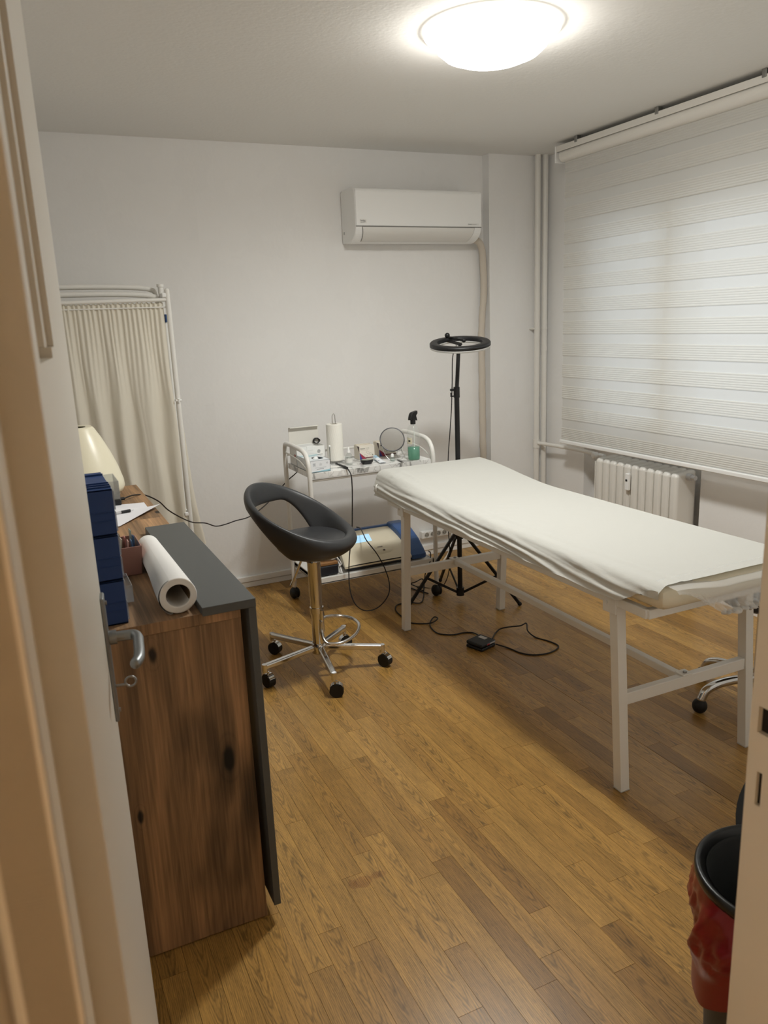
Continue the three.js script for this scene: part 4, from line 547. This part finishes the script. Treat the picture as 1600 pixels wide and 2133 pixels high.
// ---------------------------------------------------------------- stool
function castor(parent, x, z, yaw, hood, r = 0.03) {
  const c = part('castor', new THREE.CylinderGeometry(r, r, 0.034, 24).rotateZ(Math.PI / 2).rotateY(yaw).translate(x, r, z), M.rubber, parent, hood === M.chrome ? 'black castor with a chrome hood' : 'black castor');
  part('hood', [new THREE.CylinderGeometry(r + 0.002, r + 0.002, 0.028, 24, 1, true, 0.4, Math.PI * 1.05).rotateZ(Math.PI / 2).rotateY(yaw).translate(x, r + 0.001, z), rod([x, r + 0.01, z], [x, r + 0.042, z], 0.0055)], hood, c);
  return c;
}
{
  const t = thing('stool', 'dark grey leather stool with an open curved backrest on a chrome five-star base', 'stool');
  const cx = 1.04, cz = -3.135, ba = Math.atan2(-0.69, -0.72), ux = 1.075, uz = -3.12;
  // backrest: a closed shell band, high at the back, its rim running down into the front edge of the seat
  const D = Math.PI / 180, top = (a) => 0.748 + 0.108 * Math.cos(a) + 0.01 * Math.cos(2 * a), bot = (a) => { const d = Math.abs(a) / D; return lerp(0.766, 0.575, sm(38, 98, d)) - 0.01 * sm(100, 170, d); };
  const outer = (a, y) => { const f = sm(70, 165, Math.abs(a) / D), k = clamp((0.84 - y) / 0.24, 0, 1.2); return lerp(0.243 - 0.07 * Math.pow(k, 1.7), 0.236 - 0.05 * Math.pow(clamp((0.62 - y) / 0.06, 0, 1), 1.5), f); };
  const ring = grid(140, 32, (u, v) => { const a = (u * 2 - 1) * Math.PI, f = v * Math.PI * 2, T = top(a), B = bot(a), hh = (T - B) / 2, th = 0.0165 + 0.012 * sm(80, 150, Math.abs(a) / D), sy = Math.sin(f), sx = Math.cos(f), ey = Math.sign(sy) * Math.pow(Math.abs(sy), 0.8), ex = Math.sign(sx) * Math.pow(Math.abs(sx), 0.8);
    const y = (T + B) / 2 + hh * ey, R = outer(a, y) - th + th * ex, w = ba + a; return [cx + R * Math.cos(w), y, cz + R * Math.sin(w)]; }, true);
  part('backrest', ring, std('#393a3c', 0.42, { bumpMap: leatherBump, bumpScale: 0.0002, side: THREE.DoubleSide }), t);
  part('seat', lathe([[0, 0.543], [0.07, 0.545], [0.105, 0.554], [0.138, 0.572], [0.163, 0.596], [0.176, 0.618], [0.176, 0.632], [0.16, 0.641], [0.08, 0.638], [0, 0.635]], cx + 0.043, 0, cz + 0.025, 64), M.leather, t);
  part('column', [lathe([[0, 0.1], [0.027, 0.1], [0.027, 0.36], [0.0295, 0.362], [0.0295, 0.52], [0.06, 0.55], [0, 0.552]], ux, 0, uz), lathe([[0.02, 0.085], [0.036, 0.095], [0.036, 0.13], [0.028, 0.14]], ux, 0, uz)], M.chrome, t);
  part('lever', [rod([ux - 0.04, 0.55, uz - 0.02], onZ(609, 1216, -3.22), 0.0055), rod(onZ(614, 1205, -3.215), onZ(607, 1220, -3.225), 0.0075)], M.chrome, t);
  part('foot_ring', [tube([[ux + 0.02, 0.235, uz - 0.02], [ux + 0.07, 0.222, uz - 0.075], [ux + 0.13, 0.208, uz - 0.095], [ux + 0.19, 0.196, uz - 0.06], [ux + 0.2, 0.184, uz + 0.0], [ux + 0.15, 0.168, uz + 0.07], [ux + 0.07, 0.156, uz + 0.095], [ux + 0.01, 0.162, uz + 0.075], [ux + 0.004, 0.2, uz + 0.038], [ux + 0.008, 0.25, uz + 0.032]], 0.0075, { seg: 140, rad: 12 }), rod([ux + 0.012, 0.2, uz + 0.03], [ux + 0.012, 0.3, uz + 0.03], 0.0085), rod([ux, 0.285, uz], [ux, 0.31, uz], 0.031)], M.chrome, t);
  for (const [deg, R, yaw] of [[20, 0.285, 0.5], [97, 0.262, 1.15], [173, 0.268, 0.35], [246, 0.325, 0.7], [315, 0.285, 1.6]]) {
    const a = deg * D, dx = Math.cos(a), dz = Math.sin(a), e = V(ux + dx * R, 0, uz + dz * R);
    part('base_leg', [bar([ux + dx * 0.025, 0.118, uz + dz * 0.025], [e.x, 0.094, e.z], 0.028, 0.026, 0.008), rod([e.x, 0.07, e.z], [e.x, 0.106, e.z], 0.0125)], M.chrome, t);
    castor(t, e.x + 0.012 * Math.cos(yaw), e.z + 0.012 * Math.sin(yaw), yaw, M.chrome);
  }
  rebase(t);
}
// second stool, mostly hidden behind the bed and the doorway
{
  const t = thing('swivel_stool', 'low stool with curved chrome base legs on castors beyond the foot of the bed', 'stool'), ux = 2.49, uz = -1.955, D = Math.PI / 180;
  for (const deg of [193, 265, 337, 49, 121]) { const a = deg * D, P = (r, y) => [ux + Math.cos(a) * r, y, uz + Math.sin(a) * r];
    part('base_leg', tube([P(0.02, 0.115), P(0.08, 0.118), P(0.15, 0.116), P(0.2, 0.106), P(0.235, 0.088), P(0.252, 0.058)], 0.0175, { seg: 50, rad: 14 }), M.chrome, t);
    const e = P(0.257, 0); part('castor', new THREE.SphereGeometry(0.03, 20, 14).scale(0.95, 1, 0.95).translate(e[0], 0.03, e[2]), M.rubber, t, 'black ball castor'); }
  part('column', [lathe([[0, 0.08], [0.035, 0.08], [0.035, 0.14], [0.024, 0.15], [0.024, 0.4], [0.07, 0.43], [0, 0.43]], ux, 0, uz)], M.chrome, t);
  part('seat', lathe([[0, 0.43], [0.15, 0.43], [0.17, 0.445], [0.172, 0.48], [0.155, 0.5], [0, 0.505]], ux, 0, uz), M.leather, t);
  rebase(t);
}
// ---------------------------------------------------------------- treatment bed
const riseAt = (z) => 0.05 * sm(-2.9, -3.55, z) + 0.004 * sm(-2.2, -1.6, z);
{
  const t = thing('treatment_bed', 'white folding treatment bed on square steel legs', 'bed'), xa = 1.63, xb = 2.2, y0 = 0.66, tp = { n: -1.815, f: -3.31 }, bt = { n: -1.765, f: -3.352 };
  for (const k of ['f', 'n']) for (const x of [xa, xb]) { const l = part('leg', bar([x, 0.001, bt[k]], [x, y0, tp[k]], 0.036, 0.036, 0.002), M.whiteMetal, t); part('foot_cap', rb(x - 0.019, x + 0.019, 0, 0.006, bt[k] - 0.019, bt[k] + 0.019, 0.002), std('#c9c6bf', 0.6), l); }
  const yb = 0.315, zc = (k) => lerp(bt[k], tp[k], yb / y0);
  for (const k of ['f', 'n']) part('cross_bar', bar([xa + 0.018, yb, zc(k)], [xb - 0.018, yb, zc(k)], 0.026, 0.042), M.whiteMetal, t);
  part('long_bar', bar([1.915, yb + 0.008, zc('f') + 0.0], [1.905, yb + 0.008, zc('n') - 0.0], 0.028, 0.026), M.whiteMetal, t);
  for (const k of ['f', 'n']) { const b = part('bracket', rb(1.89, 1.935, yb + 0.021, yb + 0.026, zc(k) - 0.025, zc(k) + 0.015, 0.002), M.whiteMetal, t); part('bolt', rod([1.912, yb + 0.025, zc(k)], [1.912, yb + 0.032, zc(k)], 0.007, 0.007, 6), M.steel, b); }
  part('top_frame', [bar([xa - 0.015, 0.655, -3.46], [xa - 0.015, 0.655, -1.66], 0.025, 0.03), bar([xb + 0.015, 0.655, -3.46], [xb + 0.015, 0.655, -1.66], 0.025, 0.03), bar([xa - 0.02, 0.655, -1.665], [xb + 0.02, 0.655, -1.665], 0.025, 0.03), bar([xa - 0.02, 0.655, -3.455], [xb + 0.02, 0.655, -3.455], 0.025, 0.03), bar([xa - 0.02, 0.655, -2.9], [xb + 0.02, 0.655, -2.9], 0.025, 0.03)], M.whiteMetal, t);
  for (const k of ['f', 'n']) part('leg_bracket', [rb(xa - 0.032, xa - 0.026, 0.612, 0.672, tp[k] - 0.03, tp[k] + 0.03, 0.002), rod([xa - 0.036, 0.645, tp[k] - 0.012], [xa - 0.026, 0.645, tp[k] - 0.012], 0.006)], M.whiteMetal, t);
  part('wire_hook', new THREE.TorusGeometry(0.022, 0.0028, 8, 24).rotateY(0.5).translate(1.588, 0.715, -3.53), M.whiteMetal, t);
  const g = new RoundedBoxGeometry(0.625, 0.075, 1.95, 8, 0.026, 1); const gg = mergeVertices(new THREE.BoxGeometry(0.625, 0.075, 1.95, 24, 6, 90));
  const p = gg.attributes.position; for (let i = 0; i < p.count; i++) { let x = p.getX(i), y = p.getY(i), z = p.getZ(i); const hx = 0.3125, hy = 0.0375, hz = 0.975, r = 0.0365, qx = Math.max(Math.abs(x) - (hx - r), 0), qy = Math.max(Math.abs(y) - (hy - r), 0), qz = Math.max(Math.abs(z) - (hz - r), 0), L = Math.hypot(qx, qy, qz); if (L > r) { const k = r / L; if (qx) x = Math.sign(x) * (hx - r + qx * k); if (qy) y = Math.sign(y) * (hy - r + qy * k); if (qz) z = Math.sign(z) * (hz - r + qz * k); } const Z = z - 2.57; p.setXYZ(i, x + 1.915, y + 0.71 + riseAt(Z), Z); }
  gg.computeVertexNormals(); part('mattress', gg, std('#e6dcc3', 0.45), t, 'cream vinyl mattress');
  rebase(t);
}
{
  const t = thing('bed_cover', 'white disposable cover drawn over the treatment bed', 'bed cover');
  const zf = -3.556, zn = -1.612, xa = 1.601, xb = 2.238;
  const prof = (u, z) => {                                               // across: left hem, side, top, side, right hem
    const yT = 0.7515 + riseAt(z), pull = sm(-1.78, -1.62, z), hemL = lerp(0.672, 0.742, pull) + 0.01 * (fbm(z * 9, 3, 120, 3) - 0.47), hemR = 0.664 + 0.01 * fbm(z * 7, 5, 121, 2), r = 0.039;
    const s = [Math.max(yT - r - hemL, 0.002), r * 1.5708, xb - xa - 2 * r, r * 1.5708, yT - r - hemR], tot = s.reduce((a, b) => a + b, 0); let q = u < 0.28 ? u / 0.28 * (s[0] + s[1]) : u < 0.8 ? s[0] + s[1] + (u - 0.28) / 0.52 * s[2] : s[0] + s[1] + s[2] + (u - 0.8) / 0.2 * (s[3] + s[4]);
    q = Math.min(q, tot);
    const fl = (y) => 0.022 * clamp((yT - y) / 0.08) * (1 - pull); if (q < s[0]) return [xa - fl(hemL + q), hemL + q, -0.94, 0.34]; q -= s[0]; if (q < s[1]) { const a = q / r; const yy = yT - r + r * Math.sin(a); return [xa - fl(yy) + r - r * Math.cos(a), yy, -Math.cos(a), Math.sin(a)]; }
    q -= s[1]; if (q < s[2]) return [xa + r + q, yT, 0, 1]; q -= s[2]; if (q < s[3]) { const a = q / r; return [xb - r + r * Math.sin(a), yT - r + r * Math.cos(a), Math.sin(a), Math.cos(a)]; } q -= s[3]; return [xb, yT - r - q, 1, 0];
  };
  const cm = std('#d9d8d1', 0.75, { side: THREE.DoubleSide, transmission: 0.12, bumpMap: grey(256, 256, (u, v) => vn(u * 200, v * 200, 130)), bumpScale: 0.0003 });
  const sheet = grid(110, 240, (u, v) => {
    const z = lerp(zf, zn, v), [x, y, nx, ny] = prof(u, z), side = Math.max(0, -nx);
    // long slack folds along the left side, small cross creases on the top
    const fold = side * (0.015 * (fbm(y * 34 + z * 2.6, z * 3.2, 131, 4) - 0.36) + 0.004 * Math.sin(y * 240 + z * 16 + 7 * vn(z * 3, y * 12, 132)) * sm(0.76, 0.7, y)) + 0.002 * fbm(z * 6, y * 30, 133, 3);
    const crease = ny * (0.0032 * Math.pow(1 - Math.abs(2 * fbm(x * 5 + z * 9, z * 12 - x * 3, 134, 4) - 0.94), 6) * sm(0.45, 0.6, fbm(x * 3, z * 3, 137, 2)) + 0.0012 * fbm(x * 30, z * 34, 135, 2)) + ny * 0.003 * Math.exp(-Math.pow((x - xa - 0.085) / 0.008, 2));
    const d = Math.max(-0.0005, fold + crease); return [x + nx * d, y + ny * d, z];
  });
  const endCap = grid(60, 10, (u, v) => { const x = lerp(xa + 0.004, xb - 0.004, u), yT = 0.7505 + riseAt(zf), e = Math.min(1, Math.min(u, 1 - u) * 14), y = lerp(0.668, yT - 0.002 - 0.03 * (1 - e) * (1 - e), v); return [x, y, zf - 0.012 * Math.sin(Math.PI * 0.5 * (1 - v)) - 0.004 * (fbm(x * 30, y * 20, 140, 2) - 0.4) * (1 - v) - (v > 0.99 ? -0.002 : 0)]; });
  part('sheet', merge([sheet, endCap]), cm, t);
  // thin translucent end with a ruffled elastic hem hanging over the foot of the bed
  const thin = std('#f4f4f2', 0.9, { side: THREE.DoubleSide, transparent: true, opacity: 0.5, transmission: 0.3 });
  const veil = grid(120, 44, (u, v) => { const x = lerp(1.635, 2.252, u), k = sm(0, 0.35, u), drop = lerp(0.012, 0.1 + 0.014 * fbm(u * 9, 2, 150, 2), k) * v, over = Math.min(1, v / 0.22); const ruf = sm(0.45, 1, v) * k; return [x + 0.006 * ruf * (fbm(u * 60, v * 20, 151, 2) - 0.45), 0.757 - 0.004 * over - drop, lerp(-1.66, -1.578, over) + 0.012 * v + ruf * (0.034 * (fbm(u * 34, v * 9, 152, 4) - 0.42) + 0.01 * Math.sin(u * 130 + 6 * vn(u * 20, v * 6, 153)))]; });
  part('veil', veil, thin, t, 'thin see-through end of the cover');
  const hem = []; for (let i = 0; i <= 150; i++) { const u = i / 150, x = lerp(1.82, 2.25, u); hem.push(V(x + 0.004 * Math.sin(i * 1.7), 0.757 - 0.004 - (0.1 + 0.012 * fbm(u * 9, 2, 150, 2)) + 0.01 * (fbm(u * 30, 1, 154, 2) - 0.5), -1.566 + 0.02 * (fbm(u * 40, 4, 155, 2) - 0.4) + 0.006 * Math.sin(i * 1.1))); }
  part('elastic_hem', tube(hem, 0.0055, { seg: 460, rad: 7 }), thin, t, 'ruffled elastic hem');
  rebase(t);
}
// ---------------------------------------------------------------- ring light on its tripod
{
  const t = thing('ring_light', 'black ring light lying flat on a tall tripod stand behind the bed', 'ring light'), cx = 2.085, cz = -3.58, feet = [[1.765, -3.602], [2.313, -3.335], [2.14, -3.91]];
  part('pole', [rod([cx, 0.05, cz], [cx, 1.155, cz], 0.0135), rod([cx, 1.155, cz], [cx + 0.015, 1.36, cz], 0.0105)], M.blackMetal, t);
  part('pole_clamp', [rod([cx, 1.13, cz], [cx, 1.185, cz], 0.0165), rb(cx - 0.038, cx - 0.01, 1.165, 1.178, cz - 0.006, cz + 0.006, 0.003), rb(cx - 0.036, cx - 0.01, 1.135, 1.142, cz - 0.006, cz + 0.006, 0.002), rb(cx - 0.036, cx - 0.03, 1.135, 1.158, cz - 0.006, cz + 0.006, 0.002)], M.blackMetal, t);
  part('crown', rod([cx, 0.36, cz], [cx, 0.42, cz], 0.023), M.blackMetal, t); part('hub', rod([cx, 0.03, cz], [cx, 0.075, cz], 0.022), M.blackMetal, t);
  for (const [fx, fz] of feet) {
    const d = V(fx - cx, 0, fz - cz), P = (k, y) => V(cx, y, cz).addScaledVector(d, k);
    const l = part('leg', bar(P(0.07, 0.395), P(1, 0.012), 0.012, 0.017, 0.002), M.blackMetal, t); part('rubber_foot', new THREE.SphereGeometry(0.012, 12, 8).translate(fx, 0.012, fz), M.rubber, l);
    part('brace', bar(P(0.06, 0.05), P(0.62, 0.16), 0.006, 0.014, 0.001), M.blackMetal, t);
  }
  const rc = V(2.108, 1.402, -3.575), tilt = V(0.0, 1, 0).applyAxisAngle(V(Math.cos(0.53), 0, Math.sin(0.53)), 0.165).normalize(), Q = new THREE.Quaternion().setFromUnitVectors(V(0, 1, 0), tilt), pl = (g) => g.applyQuaternion(Q).translate(rc.x, rc.y, rc.z);
  part('ring_housing', pl(lathe([[0.116, -0.004], [0.116, 0.01], [0.121, 0.016], [0.152, 0.016], [0.158, 0.01], [0.158, -0.004], [0.116, -0.004]].reverse(), 0, 0, 0, 72)), std('#18181a', 0.45), t, 'black ring housing');
  part('diffuser', pl(lathe([[0.116, -0.004], [0.118, -0.014], [0.135, -0.018], [0.156, -0.014], [0.158, -0.004]], 0, 0, 0, 72)), std('#eceded', 0.4, { side: THREE.DoubleSide }), t, 'white light diffuser');
  part('bracket', [pl(rb(-0.012, 0.012, -0.004, 0.006, -0.12, 0.004, 0.003)), rod([cx + 0.015, 1.355, cz], [rc.x, rc.y + 0.002, rc.z], 0.008)], M.blackMetal, t);
  part('phone_clip', [pl(new THREE.SphereGeometry(0.014, 14, 10).translate(0, 0.028, -0.132)), pl(rod([0, 0.02, -0.13], [0.035, 0.012, -0.03], 0.006)), pl(new THREE.SphereGeometry(0.011, 12, 8).translate(0.037, 0.012, -0.024))], M.black, t);
  rebase(t);
  const w = [[944, 738, -3.6], [942, 800, -3.61], [940, 860, -3.62], [937, 905, -3.64], [934, 950, -3.66]].map(([a, b, z]) => onZ(a, b, z)), e = w[w.length - 1];
  w.unshift(V(w[0].x + 0.02, 1.396, -3.6)); w.push(V(e.x + 0.01, 0.45, -3.7), V(e.x + 0.03, 0.2, -3.72), V(e.x + 0.02, 0.08, -3.74), V(e.x, 0.006, -3.8), V(e.x - 0.1, 0.005, -3.9));
  single('ring_light_cable', tube(w, 0.0026, { seg: 160, rad: 6 }), M.cord, 'thin black cable hanging from the ring light', 'cable');
}
// ---------------------------------------------------------------- cords and pedal
{
  // handpiece and its long looping cord back to the machine
  const t = thing('handpiece', 'black pen shaped handpiece at the tray edge with a long looping cord', 'handpiece');
  const p0 = V(1.503, TY + 0.007, -3.885), p1 = V(1.497, TY + 0.008, -3.712);
  part('grip', rod(p0, p0.clone().lerp(p1, 0.75), 0.0045, 0.0062), M.black, t); part('sleeve', rod(p0.clone().lerp(p1, 0.75), p1, 0.0075, 0.0055), M.rubber, t);
  const Z = (a, b, z) => onZ(a, b, z);
  part('cord', tube([p1, Z(731, 988, -3.69), Z(733.5, 1010, -3.685), Z(734, 1060, -3.68), Z(733, 1110, -3.67), Z(728, 1160, -3.66), Z(727, 1200, -3.64), Z(730, 1232, -3.61), Z(740, 1258, -3.58), Z(757, 1271, -3.57), Z(778, 1270, -3.57), Z(797, 1257, -3.59), Z(810, 1236, -3.62), Z(811, 1215, -3.64), Z(802, 1185, -3.66), Z(786, 1155, -3.69), Z(765, 1132, -3.72).add(V(0, 0.012, 0)), Z(757, 1115, -3.85).add(V(0, 0.008, 0)), Z(750, 1102, -3.98).add(V(0, 0.006, 0)), Z(743, 1098, -4.05)], 0.0031, { seg: 260, rad: 7 }), M.cord, t, 'long black looping cord'); rebase(t);
  // cord from the desk across the wall to the trolley
  single('black_cord', tube([V(0.322, DY + 0.013, -3.17), V(0.35, DY + 0.014, -3.2), onZ(300, 1031, -3.3), onZ(330, 1044, -3.4), onZ(350, 1062, -3.5), onZ(375, 1077, -3.6), onZ(402, 1088, -3.75), onZ(430, 1090, -3.9), onZ(450, 1096, -3.95), onZ(470, 1092, -4.0), onZ(490, 1085, -4.05), onZ(520, 1076, -4.1), onZ(555, 1050, -4.14), onZ(580, 1022, -4.15), onZ(600, 1000, -4.14), onZ(618, 984, -4.13), onZ(650, 945, -4.125), onZ(680, 938, -4.125)], 0.003, { seg: 240, rad: 7 }), M.cord, 'black cord sagging from the desk across the back wall to the trolley', 'cord');
  const F = (a, b, y = 0.004) => onY(a, b, y);
  const pd = F(1010, 1352, 0), t2 = thing('foot_pedal', 'small black foot pedal with a white label on the floor under the bed', 'foot pedal');
  const pe = new THREE.Group(), rotY = 0.32; const mk = (g) => g.rotateY(rotY).translate(pd.x, 0, pd.z - 0.035);
  part('base', mk(rb(-0.052, 0.052, 0.001, 0.016, -0.05, 0.05, 0.006)), M.rubber, t2);
  part('treadle', mk(rb(-0.053, 0.053, 0.018, 0.036, -0.05, 0.048, 0.008).rotateX(0.03)), std('#17191b', 0.5), t2);
  part('label', mk(rb(0.012, 0.036, 0.0352, 0.0372, -0.03, 0.012, 0.0006).rotateX(0.03)), std('#c8c6c2', 0.5), t2, 'white label'); part('logo_strip', mk(rb(-0.012, 0.048, 0.022, 0.03, 0.0475, 0.0495, 0.0006)), std('#bdbdbd', 0.5), t2); part('red_mark', mk(rb(-0.012, 0.006, 0.022, 0.03, 0.049, 0.0502, 0.0005)), std('#b03a48', 0.5), t2); rebase(t2);
  single('pedal_cord', tube([F(1006, 1330, 0.012), F(985, 1318), F(965, 1318), F(945, 1322), F(915, 1320), F(900, 1310), F(896, 1297), F(905, 1285, 0.01), F(912, 1288, 0.014), F(900, 1297, 0.008), F(880, 1299), F(855, 1297), F(838, 1285), F(824, 1270), F(828, 1260), F(845, 1256)], 0.0035, { seg: 220, rad: 7 }), M.cord, 'black cord winding over the floor from the foot pedal to the trolley', 'cord');
  single('pedal_cord', tube([F(1034, 1342, 0.012), F(1060, 1350), F(1085, 1360), F(1110, 1364), F(1140, 1361), F(1160, 1352), F(1163, 1345), F(1145, 1336), F(1115, 1327), F(1100, 1315, 0.02), F(1096, 1298, 0.035), F(1085, 1303, 0.03), F(1060, 1306, 0.02), F(1042, 1310, 0.012), F(1033, 1318), F(1026, 1330, 0.012)], 0.0035, { seg: 240, rad: 7 }), M.cord, 'black cord lying in one wide loop beside the foot pedal', 'cord');
  single('floor_cord', tube([onZ(893, 1148, -3.8), onZ(897, 1152, -3.76), onZ(896, 1170, -3.72), onZ(888, 1188, -3.7), F(884, 1215, 0.03), F(882, 1230), F(868, 1222, 0.012), F(856, 1216, 0.02), F(866, 1212, 0.03), F(880, 1206, 0.03), F(882, 1222), F(882, 1245), F(875, 1256), F(858, 1255), F(845, 1250), F(850, 1224), F(870, 1230), F(892, 1236)], 0.0032, { seg: 260, rad: 7 }), M.cord, 'tangled black mains cord hanging from the machine to the floor', 'cord');
}
// ---------------------------------------------------------------- waste bin behind the doorway
{
  const t = thing('waste_bin', 'dark grey waste bin with a black rim and a red liner by the doorway', 'bin'), x = 1.2, z = -0.86, h = 0.46;
  part('body', lathe([[0, 0.002], [0.105, 0.002], [0.115, 0.012], [0.135, h], [0.131, h], [0.111, 0.014], [0, 0.012]], x, 0, z, 48), std('#3b3c3c', 0.5), t);
  part('rim', lathe([[0.13, h - 0.01], [0.152, h - 0.008], [0.156, h + 0.002], [0.155, h + 0.014], [0.149, h + 0.018], [0.142, h + 0.012], [0.134, h + 0.004], [0.13, h - 0.01]], x, 0, z, 56), std('#141414', 0.32), t, 'glossy black rim');
  part('inner_liner', lathe([[0.12, 0.16], [0.128, h - 0.02], [0.133, h + 0.006]], x, 0, z, 40), std('#3b3c3c', 0.5, { side: THREE.DoubleSide }), t);
  const lid = new THREE.CylinderGeometry(0.14, 0.14, 0.012, 40).rotateZ(0.95).translate(x + 0.12, h + 0.06, z - 0.05); part('lid', lid, std('#101010', 0.35), t, 'black lid standing open');
  const red = std('#84141b', 0.32, { side: THREE.DoubleSide, transmission: 0.15 });
  part('bag', grid(120, 26, (u, v) => { const a = u * Math.PI * 2, drop = 0.205 + 0.06 * Math.sin(a * 2 + 0.5) + 0.04 * (fbm(Math.cos(a) * 2 + 3, Math.sin(a) * 2 + 3, 160, 2) - 0.4), k = Math.sin(Math.PI * Math.min(1, v * 1.35)); const n = fbm(Math.cos(a) * 3 + 5, Math.sin(a) * 3 + v * 2.2 + 5, 161, 3) - 0.45; const cr = Math.abs(fbm(a * 4 + v * 3, v * 5 + 3, 163, 3) - 0.45) * (u < 0.02 || u > 0.98 ? 0 : 1), R = 0.15 + 0.016 * k + 0.07 * k * n + 0.05 * k * (0.1 - cr) + 0.0015 - 0.004 * v; return [x + R * Math.cos(a), h - 0.004 - drop * v, z + R * Math.sin(a)]; }), red, t, 'crumpled red liner folded over the rim');
  rebase(t);
}
renderer.render(scene, camera);
